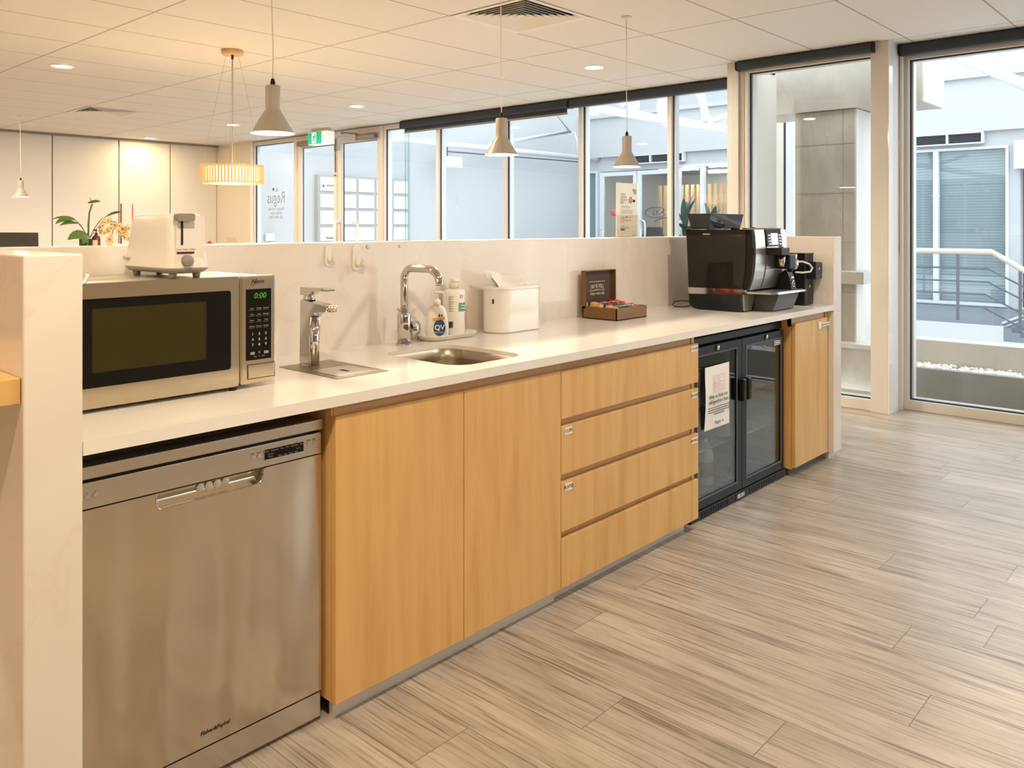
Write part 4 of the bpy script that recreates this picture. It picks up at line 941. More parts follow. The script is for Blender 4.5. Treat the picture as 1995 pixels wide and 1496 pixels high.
b = MB(); b.text('0:00', (-.977, MY-.0018, 1.066), .021, shear=.15); part('clock_digits', b, mat('green_digits', (.06, .30, .03), .5, emit=(.12, .8, .05), es=.06), cp)
b = MB(); gm = mat('panel_print', (.55, .50, .42), .6)
for r_ in range(3):
    for c_ in range(3): b.text(str(r_*3+c_+1), (-.998+c_*.019, MY-.0016, .967-r_*.014), .0095, bold=.0002)
part('number_keys', b, gm, cp)
b = MB()
words = [('Auto', 'Reheat', 'Popcorn'), ('Pizza', 'Soup', 'Beverage'), ('Power', 'Time', 'Clock'), ('Defrost', 'Memory', 'Kitchen')]
for r_, row in enumerate(words):
    for c_, w_ in enumerate(row):
        b.text(w_, (-1.0+c_*.0205, MY-.0016, 1.034-r_*.0155), .0048); b.box(-1.009+c_*.0205, -.993+c_*.0205, MY-.0016, MY-.0012, 1.0295-r_*.0155, 1.0300-r_*.0155)
b.box(-1.004, -.992, MY-.0016, MY-.0012, .914, .921); b.box(-.965, -.952, MY-.0016, MY-.0012, .914, .921); b.text('0', (-.979, MY-.0016, .919), .0095); b.text('Stop     0     Start', (-.979, MY-.0016, .909), .0045)
part('function_keys', b, mat('panel_print_dim', (.33, .30, .24), .6), cp)
part('release_button', MB().box(-1.011, -.935, MY-.0035, MY+.002, .853, .888, .003), M_mw, cp)
b = MB(); frame_pts(b, -1.013, -.933, .851, .890, .0015, .0015, .0015, .0015, MY-.0008, MY+.001); part('button_gap', b, mat('dark_gap', (.08, .06, .04), .6), cp)
b = MB(); b.text('Nero', (-.984, MY-.0008, 1.1035), .0165, shear=.45); b.tube([(-1.004, MY-.001, 1.094), (-.985, MY-.001, 1.099), (-.965, MY-.001, 1.1005)], .0005, 5); part('brand_lettering', b, M_ink, cp)
for x in (-1.455, -1.046):
    for y in (MY+.012, .56): part('foot', MB().lathe([(.009, H), (.012, MZ0+.004)], (x, y, 0), 16), M_black, t)

# ================================================================ toaster on the microwave
tz = MZ1-.003
t = thing('toaster', 'white two-slice toaster with grey base standing on the microwave', 'toaster', (-1.14, .41, tz))
tx0, tx1, ty0, ty1 = -1.188, -1.086, .279, .548
def tring(dx, dy, z, r=.028): return [(x, y, z) for x, y in rrect(tx0+dx, tx1-dx, ty0+dy, ty1-dy, r, 6)]
b = MB(); rg = [tring(-.004, -.004, tz+.026), tring(-.004, -.004, tz+.034), tring(0, 0, tz+.07), tring(.004, .006, tz+.12), tring(.008, .010, tz+.154), tring(.011, .013, tz+.161), tring(.020, .022, tz+.164, .02)]
n = len(rg[0])
for g_ in rg: b.v += g_
for j in range(len(rg)-1):
    for k in range(n): b.f.append((j*n+k, j*n+(k+1) % n, (j+1)*n+(k+1) % n, (j+1)*n+k)); b.m.append(0); b.sm.append(True)
b.f.append(tuple((len(rg)-1)*n+k for k in range(n))); b.m.append(0); b.sm.append(False)
part('body', b, mat('toaster_white', (.80, .76, .70), .22), t)
b = MB(); rg = [tring(.016, .016, tz+.012, .02), tring(.004, .004, tz+.014), tring(-.003, -.003, tz+.020), tring(-.006, -.006, tz+.026), tring(-.004, -.004, tz+.027)]
for g_ in rg: b.v += g_
for j in range(len(rg)-1):
    for k in range(n): b.f.append((j*n+k, j*n+(k+1) % n, (j+1)*n+(k+1) % n, (j+1)*n+k)); b.m.append(0); b.sm.append(True)
b.f.append(tuple(reversed(range(n)))); b.m.append(0); b.sm.append(False)
part('base', b, M_grey, t)
for x in (tx0+.02, tx1-.02):
    for y in (ty0+.03, ty1-.03): part('foot', MB().lathe([(.008, tz), (.011, tz+.016)], (x, y, 0), 16), M_grey, t)
for x in (tx0+.036, tx1-.058): part('bread_slot', MB().box(x, x+.024, ty0+.06, ty1-.05, tz+.1635, tz+.1645), M_dark, t)
yf_ = ty0
part('end_plate', MB().prism([(-1.176, tz+.03), (-1.1, tz+.03), (-1.1, tz+.155), (-1.128, tz+.160), (-1.172, tz+.160)], yf_-.002, yf_+.012, 'y'), mat('toaster_white2', (.76, .72, .65), .25), t)
part('lever_slot', MB().box(-1.1625, -1.1575, yf_-.004, yf_+.01, tz+.085, tz+.146), M_dark, t)
part('lever', MB().prism(rrect(-1.178, -1.134, tz+.144, tz+.163, .005), yf_-.020, yf_+.004, 'y'), M_grey, t)
part('indicator_bar', MB().prism(rrect(-1.174, -1.128, tz+.0625, tz+.0675, .0024), yf_-.0035, yf_, 'y'), mat('dark_red_bar', (.10, .02, .012), .3), t)
part('browning_dial', MB().lathe([(.0145, 0), (.0145, -.010), (.012, -.013), (0, -.013)], (-1.148, yf_-.002, tz+.045), 28, axis='y'), M_grey, t)
part('lettering', MB().text('Cancel   Reheat   Defrost', (-1.150, yf_-.0028, tz+.0735), .0048), M_inkg, t)
part('brand_lettering', MB().text('Nero', (tx0-.005, .525, tz+.046), .019, u=(0, -1, 0), shear=.3), M_inkg, t)

# ================================================================ by the sink: tray, bottles, towel box
t = thing('soap_tray', 'shallow off-white oval ceramic tray beside the tap, holding two bottles', 'tray', (.02, .56, H))
def oval(cx, cy, L_, W_, r, ang, z, n=8): 
    ca, sa = math.cos(ang), math.sin(ang); return [(cx+x*ca-y*sa, cy+x*sa+y*ca, z) for x, y in rrect(-L_/2, L_/2, -W_/2, W_/2, r, n)]
tcx, tcy, tang = .006, .555, 0.0
b = MB(); rg = [oval(tcx, tcy, .225, .090, .043, tang, H), oval(tcx, tcy, .240, .104, .05, tang, H+.004), oval(tcx, tcy, .262, .122, .058, tang, H+.018), oval(tcx, tcy, .264, .124, .059, tang, H+.0205), oval(tcx, tcy, .257, .118, .057, tang, H+.0205), oval(tcx, tcy, .238, .102, .048, tang, H+.007), oval(tcx, tcy, .215, .085, .04, tang, H+.006)]
n = len(rg[0])
for g_ in rg: b.v += g_
for j in range(len(rg)-1):
    for k in range(n): b.f.append((j*n+k, j*n+(k+1) % n, (j+1)*n+(k+1) % n, (j+1)*n+k)); b.m.append(0); b.sm.append(True)
b.f.append(tuple((len(rg)-1)*n+k for k in range(n))); b.m.append(0); b.sm.append(False); b.f.append(tuple(reversed(range(n)))); b.m.append(0); b.sm.append(False)
part('dish', b, mat('offwhite_ceramic', (.72, .68, .61), .3), t)
# pump bottle (local frame: width along local x, faces local -y), turned to the aisle
t = thing('soap_bottle', 'white pump soap bottle with a navy teardrop label, front left on the tray', 'bottle', (-.054, .546, H+.0065), rz=-.62)
b = MB(); lv = [(.040, .021, 0), (.0425, .0225, .003), (.0425, .0225, .03), (.041, .0215, .06), (.037, .020, .085), (.031, .0175, .105), (.025, .015, .116), (.016, .012, .121), (.0125, .0125, .122)]
n = 36; 
for (a, c_, z) in lv:
    for k in range(n):
        w = 2*PI*k/n; cx_, sy_ = math.cos(w), math.sin(w); e = .75
        b.v.append((a*math.copysign(abs(cx_)**e, cx_), c_*math.copysign(abs(sy_)**e, sy_), z))
for j in range(len(lv)-1):
    for k in range(n): b.f.append((j*n+k, j*n+(k+1) % n, (j+1)*n+(k+1) % n, (j+1)*n+k)); b.m.append(0); b.sm.append(True)
b.f.append(tuple(range(n))); b.m.append(0); b.sm.append(False)
M_bot = mat('bottle_white', (.84, .79, .71), .28); part('body', b, M_bot, t, local=True)
part('pump_collar', MB().lathe([(.0130, .120), (.0135, .136), (.012, .141), (.006, .143), (.006, .148)], (0,0,0), 24), M_white, t, local=True)
part('pump_head', MB().cyl((0, 0, .147), .0042, .024).lathe([(.011, .166), (.013, .171), (.006, .174), (0, .1745)], (-.001, 0, 0), 20).tube([(0, 0, .170), (.012, -.006, .170), (.022, -.012, .168)], .0045, 8), M_white, t, local=True)
part('front_label', MB().prism([(x*.95+.006, .012+z) for x, z in [(.023*math.sin(a)*(1 if a < PI else 1), .025-.027*math.cos(a) if math.cos(a) > 0 else .025-.036*math.cos(a)*(1-.0*abs(math.sin(a)))) for a in [2*PI*k/28 for k in range(28)]]], -.0232, -.0208, 'y'), M_blue, t, local=True)
part('orange_flash', MB().add([(-.020, -.0236, .066), (.024, -.0236, .070), (.024, -.0236, .079), (-.020, -.0236, .075)], [(0,1,2,3)]), M_orange, t, local=True)
part('brand_lettering', MB().text('QV', (.006, -.0237, .041), .026, bold=.0006).text('hand wash', (.006, -.0237, .024), .008), M_white, t, local=True)
part('sail_mark', MB().add([(.001, -.0215, .080), (.010, -.0215, .081), (.005, -.0205, .095), (.012, -.0212, .081), (.019, -.0212, .082), (.013, -.0205, .092)], [(0,1,2), (3,4,5)]), M_blue, t, local=True)
# tall detergent bottle
t = thing('detergent_bottle', 'taller white flip-cap bottle with a green label stripe at the back of the tray', 'bottle', (.066, .583, H+.0065), rz=-.35)
b = MB(); rr_ = .049
part('body', MB().lathe([(0, 0), (.93, 0), (1, .006), (1, .160), (.96, .168), (.80, .172), (.30, .176), (.28, .178)], (0,0,0), 48, cap=False, sx=.0445, sy=.034), M_bot, t, local=True)
part('flip_cap', MB().lathe([(.0185, .176), (.0185, .198), (.018, .200), (0, .200)], (0,0,0), 28).lathe([(0, .200), (.017, .200), (.019, .208), (.015, .213), (0, .215)], (.002, -.004, 0), 28), M_white, t, local=True)
def curve_patch(a0, a1, z0, z1, sx=.0449, sy=.0344, n=10):
    vs = []
    for k in range(n+1):
        a = a0+(a1-a0)*k/n; vs += [(sx*math.cos(a), sy*math.sin(a), z0), (sx*math.cos(a), sy*math.sin(a), z1)]
    return MB().add(vs, [(2*k, 2*k+2, 2*k+3, 2*k+1) for k in range(n)], 0, True)
part('green_stripe', curve_patch(-1.45, -.35, .088, .122), M_teal, t, local=True)
b = MB(); b.box(.018, .034, -.0335, -.0295, .109, .113); b.box(.016, .034, -.0335, -.0295, .099, .103); part('stripe_lettering', b, M_white, t, local=True)
b = MB()
for k, z in enumerate((.145, .136, .127, .118, .109, .100, .091)): b.box(-.034, -.034+[.022, .026, .02, .027, .018, .025, .016][k], -.0322, -.0290, z, z+.002)
part('fine_print', b, M_inkg, t, local=True)
b = MB()
for k in range(12): b.box(-.034+k*.002, -.034+k*.002+(.0012 if k % 3 else .0006), -.0318, -.0300, .028, .052)
part('barcode', b, M_ink, t, local=True)
b = MB(); frame_pts(b, .013, .023, .140, .152, .0012, .0012, .0012, .0012, -.0345, -.0330); part('logo_mark', b, M_blue, t, local=True)

# paper towel dispenser box
t = thing('paper_towel_box', 'glossy white oval paper towel dispenser against the splashback', 'dispenser', (.35, .53, H))
px0, px1, py0, py1, ptop = .210, .482, .470, .600, 1.011
sh = rrect(px0, px1, py0, py1, .060, 24)
b = MB(); b.prism([(x, y) for x, y in sh], H+.004, ptop-.012, 'z'); part('body', b, mat('towel_box_white', (.84, .80, .73), .10, coat=.5), t)
b = MB(); b.prism(rrect(px0-.004, px1+.004, py0-.004, py1+.004, .063, 12), ptop-.012, ptop-.006, 'z'); b.prism(rrect(px0, px1, py0, py1, .060, 12), ptop-.006, ptop-.003, 'z'); part('lid', b, mat('lid_white', (.82, .80, .75), .2), t)
part('base', MB().prism(rrect(px0+.006, px1-.006, py0+.006, py1-.006, .055, 12), H, H+.005), M_white, t)
lw = MB()
def edge_pt(a, r=.0606): return (px0+.060+r*math.cos(a), py0+.060+r*math.sin(a))
for a0, a1 in ((math.radians(192), math.radians(200)),):
    p_, q_ = edge_pt(a0), edge_pt(a1); lw.add([(*p_, .944), (*q_, .944), (*q_, .962), (*p_, .962)], [(0,1,2,3)])
part('level_window', lw, M_ink, t)
b = MB(); vs = []; 
top = [(.212, 1.073), (.248, 1.070), (.29, 1.062), (.335, 1.055), (.372, 1.052), (.40, 1.035), (.412, 1.015)]
bot = [(.250, 1.0), (.28, 1.0), (.31, 1.0), (.345, 1.0), (.37, 1.0), (.39, 1.0), (.405, 1.0)]
for i, (p, q) in enumerate(zip(top, bot)):
    for f in (0, .33, .66, 1): vs.append((p[0]*f+q[0]*(1-f), .535+.012*math.sin(f*2.2+i*.6)+.018*f*(1 if i < 3 else .4), p[1]*f+q[1]*(1-f)))
b.add(vs, [(i*4+j, i*4+j+1, (i+1)*4+j+1, (i+1)*4+j) for i in range(6) for j in range(3)], 0, True)
vs2 = [(x+.004, y-.022-.01*math.sin(k), z-.004*(k % 3)) for k, (x, y, z) in enumerate(vs)]; b.add(vs2, [(i*4+j, i*4+j+1, (i+1)*4+j+1, (i+1)*4+j) for i in range(6) for j in range(3)], 0, True)
single('paper_towel', b, mat('tissue_paper', (.86, .83, .77), .9), 'white folded paper towel sticking up out of the dispenser slot', 'paper towel')

# ================================================================ hooks, screws
def hook(loc, s, label, rz=0, a=1):
    t = thing('adhesive_hook', label, 'hook', loc, rz=rz, group='white adhesive hooks')
    part('backplate', MB().prism(rrect(-.013*s, .013*s, -.036*s, .036*s, .012*s), 0, -.006, 'y'), mat('hook_ivory', (.80, .76, .68), .3), t, local=True)
    part('hook_arm', MB().tube([(0, -.004, .012*s), (0, -.007, -.012*s), (0, -.012, -.022*s), (0, -.024*s, -.020*s), (0, -.030*s, -.006*s), (0, -.031*s, .002*s)], [.004*s, .005*s, .005*s, .0045*s, .004*s, .005*s], 10), mat('hook_ivory', ), t, local=True)
hook((-.485, YB+.0006, 1.149), 1.0, 'smaller white adhesive hook on the splashback, left of the two')
hook((-.368, YB+.0006, 1.139), 1.28, 'larger white adhesive hook on the splashback, right of the small one')
hook((PX1-.0006, .02, 1.150), .75, 'white adhesive hook on the inner face of the left stone panel', rz=PI/2)
for x, lab in ((-.318, 'small grey screw cap in the splashback right of the larger hook'), (-.171, 'small grey screw cap in the splashback above the bent tap')):
    single('screw_cap', MB().lathe([(.0065, 0), (.0062, -.002), (.003, -.003), (0, -.002)], (x, YB, 1.175), 16, axis='y'), M_nickel, lab, 'screw', 'screw caps in the splashback')

# ================================================================ tea box
t = thing('tea_box', 'open brown tea box with gold lettering inside its upright lid', 'box', (1.03, .49, H))
bx0, bx1, by0, by1 = .888, 1.128, .402, .590; bh = .055
b = MB(); b.box(bx0, bx1, by0, by0+.004, H, H+bh); b.box(bx0, bx1, by1-.004, by1, H, H+bh); b.box(bx0, bx0+.004, by0, by1, H, H+bh); b.box(bx1-.004, bx1, by0, by1, H, H+bh); b.box(bx0, bx1, by0, by1, H, H+.004)
part('base', b, M_brown, t)
b = MB(); ly = .596; lz0, lz1 = H+.045, H+.216
b.box(bx0, bx1, ly, ly+.003, lz0, lz1, 0, 0); b.box(bx0, bx0+.003, ly-.022, ly, lz0, lz1); b.box(bx1-.003, bx1, ly-.022, ly, lz0, lz1); b.box(bx0, bx1, ly-.022, ly, lz1-.003, lz1); b.box(bx0, bx1, ly-.012, ly, lz0, lz0+.003)
ld = part('lid', b, M_brown, t)
part('lid_lining', MB().box(bx0+.003, bx1-.003, ly-.001, ly, lz0+.003, lz1-.003), M_brownin, ld)
b = MB(); yl = ly-.0018; cxl = (bx0+bx1)/2-.003
for i, ch in enumerate('TWININGS'):
    f = (i-3.5)/3.5; b.text(ch, (cxl+f*.048, yl, .968-.006*f*f-.0), .027, sx=.56, bold=.0003)
b.box(cxl-.06, cxl+.06, yl, yl+.0006, .9885, .9905); b.box(cxl-.06, cxl-.0+.06, yl, yl+.0006, .9475, .9495); b.box(cxl-.02, cxl+.02, yl, yl+.0006, .953, .954)
b.text('Enjoy every day', (cxl, yl, .934), .0175, shear=.3); part('gold_lettering', b, M_gold, ld)
for x in (bx0+.004, bx1-.01): part('stay', MB().box(x, x+.005, ly-.03, ly-.02, H+.05, H+.072), M_nickel, t)
cols = [('orange', (.72, .42, .12)), ('dark green', (.03, .06, .045)), ('black', (.02, .022, .026)), ('slate blue', (.05, .07, .11)), ('bright green', (.22, .42, .03)), ('red', (.66, .03, .03))]
for k, (cn, cc) in enumerate([cols[0], cols[0], cols[1], cols[2], cols[2], cols[3], cols[3], cols[4], cols[4], cols[5], cols[5], cols[5]]):
    mm = mat('sachet_'+cn.replace(' ', '_'), cc, .35)
    col_, row_ = k % 6, k // 6
    xx = bx0+.022+col_*.038; yy = by0+.012+row_*.085
    xx = [.022, .060, .095, .128, .160, .195][col_]+bx0
    order = [0, 1, 3, 4, 5, 6, 9, 2, 7, 8, 10, 11]
    cn, cc = [cols[0], cols[1], cols[2], cols[3], cols[4], cols[5]][col_] if row_ == 0 else [cols[0], cols[1], cols[5], cols[2], cols[5], cols[5]][col_]
    mm = mat('sachet_'+cn.replace(' ', '_'), cc, .35)
    tilt = .012; zt3 = H+.006+(.058 if row_ == 0 else .068)
    b = MB(); vs = [(xx-.014, yy, H+.006), (xx+.016, yy, H+.006), (xx+.016, yy+.070, H+.006), (xx-.014, yy+.070, H+.006), (xx-.014+tilt, yy+.01, zt3-.012), (xx+.016+tilt, yy+.01, zt3-.010), (xx+.016+tilt, yy+.06, zt3), (xx-.014+tilt, yy+.06, zt3-.002)]
    b.add(vs, [(0,1,2,3), (4,5,6,7), (0,1,5,4), (1,2,6,5), (2,3,7,6), (3,0,4,7)])
    b.box(xx-.006+tilt, xx+.008+tilt, yy+.018, yy+.04, zt3-.006, zt3-.0045, 0, 1)
    single('tea_sachet', b, [mm, M_lab], '%s tea sachets, %s row of the open tea box, %s from the left' % (cn, 'front' if row_ == 0 else 'back', ['first', 'second', 'third', 'fourth', 'fifth', 'sixth'][col_]), 'tea sachet', 'tea sachets in the open box')

# ================================================================ coffee machine
t = thing('coffee_machine', 'large black and silver bean-to-cup coffee machine at the right end of the worktop', 'coffee machine', (1.79, .28, H))
cx0, cx1 = 1.601, 1.975
pf = [(.470, 1.232), (.112, 1.232), (.106, 1.17), (.104, 1.10), (.108, 1.04), (.118, .985), (.134, .937), (.458, .937)]
part('side_body', MB().prism([(y, z) for y, z in pf], cx0+.004, cx1, 'x'), M_blackg, t)
part('side_panel', MB().prism([(.470, 1.230), (.141, 1.230), (.142, 1.12), (.148, 1.02), (.160, .939), (.456, .939)], cx0, cx0+.006, 'x'), mat('side_gloss_panel', (.014, .012, .010), .06, spec=.4), t)
# curved silver front in three strips
def front_strip(x0, x1, m_, nm, off=.004):
    prof = [(.112, 1.232), (.107, 1.20), (.1045, 1.17), (.103, 1.14), (.103, 1.11), (.105, 1.07), (.109, 1.03), (.117, .99), (.127, .955), (.133, .938)]
    vs = []
    for y, z in prof: vs += [(x0, y-off, z), (x1, y-off, z), (x0, y+.01, z), (x1, y+.01, z)]
    fs = []
    for j in range(len(prof)-1):
        a, b_ = 4*j, 4*j+4; fs += [(a, a+1, b_+1, b_), (a+2, b_+2, b_+3, a+3), (a, b_, b_+2, a+2), (a+1, a+3, b_+3, b_+1)]
    fs += [(0, 2, 3, 1), (36, 37, 39, 38)]
    return part(nm, MB().add(vs, fs, 0, False), m_, t)
M_cs = mat('satin_silver_front', (.70, .66, .60), .28, .9)
front_strip(cx0+.022, 1.728, M_cs, 'front_panel'); front_strip(1.738, 1.888, M_cs, 'service_door', .006); front_strip(1.898, cx1, M_cs, 'front_panel')
part('door_split', MB().box(1.738, 1.888, .1015, .11, 1.037, 1.039), M_black, t)
b = MB(); b.prism([(.104, 1.234), (.097, 1.19), (.0935, 1.148), (.106, 1.148), (.115, 1.234)], 1.734, 1.906, 'x'); ds = part('display_panel', b, M_blackg, t)
part('screen', MB().add([(1.782, .0992, 1.214), (1.862, .0992, 1.214), (1.862, .0925, 1.156), (1.782, .0925, 1.156)], [(0,1,2,3)]), mat('lcd_screen', (.55, .57, .62), .2, emit=(.6, .62, .7), es=.45), ds)
for k in range(4):
    z = 1.204-k*.0145; y = .0992-(1.214-z)*.12-.0008
    for x in (1.748, 1.870): part('button', MB().box(x, x+.024, y-.001, y+.003, z-.004, z+.003), M_silver, ds)
part('spout_mount', MB().box(1.735, 1.83, .02, .10, 1.106, 1.142, .004), M_black, t)
part('coffee_spout', MB().lathe([(.016, 1.106), (.015, 1.07), (.011, 1.052), (.008, 1.048)], (1.795, .045, 0), 24).lathe([(.012, 1.15), (.012, 1.142)], (1.795, .05, 0), 20), mat('bronze_chrome', (.62, .50, .38), .15, 1.0), t)
part('milk_mount', MB().box(1.83, 1.90, .02, .10, 1.035, 1.105, .006), M_black, t)
part('milk_frother', MB().cyl((1.915, .04, 1.078), .019, .03).lathe([(.024, 1.078), (.024, 1.05), (.018, 1.036), (.012, 1.03)], (1.92, .04, 0), 28), mat('frother_chrome', (.66, .62, .56), .2, .9), t)
part('milk_nozzle', MB().cyl((1.90, .05, 1.018), .015, .02), M_black, t)
part('milk_hose', MB().tube([(1.935, .035, 1.068), (1.985, .02, 1.068), (2.02, .0, 1.055), (2.035, -.01, 1.035), (2.02, -.005, 1.016), (1.98, .02, 1.012), (1.93, .035, 1.016)], .0048, 10), mat('hose_white', (.72, .68, .62), .4), t)
part('front_column', MB().prism([(.118, 1.0), (.075, 1.03), (.055, .99), (.045, .93), (.16, .93)], 1.905, 1.962, 'x'), M_black, t)
b = MB(); b.lathe([(.0165, 0), (.0165, .001), (.0125, .001), (.0125, 0)], (0,0,0), 28, axis='y'); 
rb = MB(); rb.tube([(1.932+.013*math.cos(a), .047, .957+.015*math.sin(a)) for a in [k*PI/8+.5 for k in range(14)]], .003, 8); rb.box(1.932, 1.944, .044, .049, .955, .959); part('round_logo', rb, M_cs, t)
part('small_label', MB().box(1.92, 1.95, .052, .056, .984, .993), M_cs, t)
part('chrome_band', MB().prism([(.46, .937), (.155, .941), (.160, .914), (.453, .905)], cx0-.001, cx1, 'x'), M_chrome, t)
b = MB(); b.prism([(1.648, .165), (1.660, .04), (1.70, .022), (1.99, .010), (2.03, .02), (2.02, .165)], .917, .927, 'z'); tr_ = part('drip_tray', b, M_chrome, t)
b = MB(); b.prism([(1.668, .155), (1.675, .05), (1.705, .034), (1.985, .022), (2.01, .03), (2.0, .155)], .927, .9285, 'z'); part('tray_grid', b, mat('tray_grey', (.12, .13, .14), .4, .5), tr_)
part('base', MB().prism([(.455, .905), (.165, .914), (.170, H+.004), (.20, H), (.40, H), (.425, H+.004), (.452, .852)], cx0, cx1, 'x'), M_black, t)
part('base_trim', MB().prism([(1.612, .914), (1.73, .914), (1.70, H+.006), (1.622, H+.006)], .158, .167, 'y'), M_cs, t)
part('tray_body', MB().prism([(.165, .916), (.028, .916), (.060, H+.006), (.075, H), (.165, H)], 1.725, 1.96, 'x'), mat('dark_grey_plastic', (.045, .048, .052), .3), t)
# bean hopper
vs = []
for z, a, c_ in ((1.234, 0, 0), (1.311, .016, .014)):
    vs += [(1.628-a, .352-c_, z), (1.955+a, .352-c_, z), (1.955+a, .455+c_, z), (1.628-a, .455+c_, z)]
hp = part('bean_hopper', MB().add(vs, [(0,1,2,3), (4,5,6,7), (0,1,5,4), (1,2,6,5), (2,3,7,6), (3,0,4,7)]), mat('smoked_hopper', (.03, .035, .037), .05), t)
part('hopper_lid', MB().box(1.612, 1.971, .338, .469, 1.309, 1.3125, .001), M_blackg, hp)
part('grind_dial', MB().cyl((1.80, .30, 1.232), .022, .008).cyl((1.90, .25, 1.232), .012, .012), M_black, t)
part('fill_lid', MB().prism([(1.83, .25), (1.95, .12), (1.96, .2), (1.88, .3)], 1.232, 1.24, 'z'), M_cs, t)
part('vent_slot', MB().prism(rrect(.335, .375, 1.205, 1.213, .003), cx0-.0008, cx0, 'x'), mat('vent_grey', (.25, .26, .26), .4), t)
part('power_cord', MB().tube([(1.64, .47, .86), (1.62, .50, .865), (1.59, .53, .86), (1.575, .535, .845), (1.59, .53, .834), (1.62, .49, .833), (1.64, .465, .84)], .003, 8), M_black, t)
# milk cooler
t = thing('milk_cooler', 'small black milk cooler between the coffee machine and the right end panel', 'milk cooler', (2.19, .17, H))
part('body', MB().box(2.142, 2.255, .075, .27, H+.004, 1.102, .004), M_black, t)
part('top_lid', MB().box(2.140, 2.257, .073, .272, 1.096, 1.106, .003), M_blackg, t)
part('door_seam', MB().box(2.1415, 2.2555, .0742, .076, .968, .970), M_dark, t)
b = MB(); b.prism([(2.19, .968), (2.262, .966), (2.270, .975), (2.274, 1.045), (2.268, 1.056), (2.19, 1.060)], .035, .075, 'y'); hd = part('control_head', b, mat('control_black', (.02, .025, .04), .25), t)
for x, z, r in ((2.235, 1.022, .007), (2.235, 1.046, .002), (2.228, .985, .003), (2.252, .99, .003), (2.240, .975, .0025)): part('button', MB().lathe([(r, 0), (0, -.002)], (x, .035, z), 16, axis='y'), mat('button_blue', (.35, .45, .7), .3, emit=(.3, .45, .9), es=.3), hd)
part('badge', MB().lathe([(.008, 0), (.0075, -.002), (0, -.002)], (2.205, .075, .928), 20, axis='y'), M_nickel, t)
part('lettering', MB().text('JURA', (2.232, .0745, .845), .010), M_nickel, t)
part('milk_lance', MB().tube([(2.165, .20, 1.104), (2.162, .20, 1.125), (2.160, .20, 1.175)], [.009, .004, .003], 10).box(2.14, 2.19, .19, .21, 1.104, 1.110, .002), M_black, t)

# ================================================================ menu stand on the splashback top
t = thing('menu_stand', 'upright clear acrylic stand with a cream menu sheet on the stone ledge', 'menu stand', (1.36, .66, PZ))
mx0, mx1, mz1 = 1.262, 1.448, 1.466
part('acrylic_sleeve', MB().box(mx0-.002, mx1+.012, .664, .666, PZ+.002, mz1+.002), M_bglass, t)
part('foot', MB().box(mx0-.05, mx1+.05, .63, .71, PZ, PZ+.003), M_bglass, t)
part('sheet', MB().box(mx0, mx1, .6665, .6675, PZ+.004, mz1), mat('cream_sheet', (.90, .84, .73), .7), t)
b = MB(); y = .6662
for k, w_ in enumerate((.045, .05, .06, .03)):
    for q in range(int(w_/.008)): b.box(mx0+.038+q*.0085, mx0+.044+q*.0085, y-.002, y-.0018, mz1-.061-k*.0145, mz1-.0515-k*.0145)
part('headline', b, mat('faded_ink', (.60, .54, .46), .7), t)
b = MB()
for k, (w_, z) in enumerate(((.02, .095), (.075, .118), (.085, .125), (.10, .138), (.10, .145), (.10, .152), (.105, .172), (.04, .18), (.09, .188), (.03, .198), (.035, .216), (.07, .223), (.075, .230))): b.box(mx0+.038, mx0+.038+w_, y-.002, y-.0018, mz1-z, mz1-z+.002)
b.text('Regus', (mx1-.03, y-.002, mz1-.262), .013); part('fine_print', b, M_inkg, t)
b = MB()
for k in range(4): b.box(mx0+.036+k*.009, mx0+.042+k*.009, y-.002, y-.0018, mz1-.238, mz1-.232)
b.box(mx1-.040, mx1-.022, y-.0022, y-.0018, mz1-.094, mz1-.082); b.box(mx0+.085, mx0+.091, y-.002, y-.0018, mz1-.175, mz1-.166); part('icon_row', b, M_ink, t)
part('cup_picture', MB().tube([(mx1-.062+.010*math.cos(a), y-.003, mz1-.084+.014*math.sin(a)) for a in [k*PI/10 for k in range(21)]], .0022, 6), mat('coffee_ring', (.55, .27, .10), .6), t)
part('corner_picture', MB().add([(mx1-.048, y-.002, mz1-.028), (mx1-.012, y-.002, mz1-.028), (mx1-.012, y-.002, mz1-.052), (mx1-.018, y-.002, mz1-.054)], [(0,1,2,3)]), mat('tan_picture', (.42, .32, .24), .7), t)

# ================================================================ reception side behind the splashback
single('reception_desk', MB().box(-1.6, 2.2, 3.4, 4.0, 1.0, 1.05, .004).box(-1.55, 2.15, 3.45, 3.5, 0, 1.0), M_stone, 'stone topped reception desk hidden behind the splashback, carrying the plants', 'desk')
t = thing('computer_monitor', 'black computer monitor seen from behind above the left end of the splashback', 'monitor', (-.62, 3.6, 1.05))
part('screen_housing', MB().prism([(-.83, 1.075), (-.424, 1.075), (-.426, 1.212), (-.83, 1.216)], 3.58, 3.60, 'y'), mat('monitor_black', (.025, .02, .015), .3), t)
part('stand', MB().box(-.66, -.6, 3.6, 3.62, 1.05, 1.12).box(-.72, -.54, 3.56, 3.68, 1.05, 1.058), M_black, t)
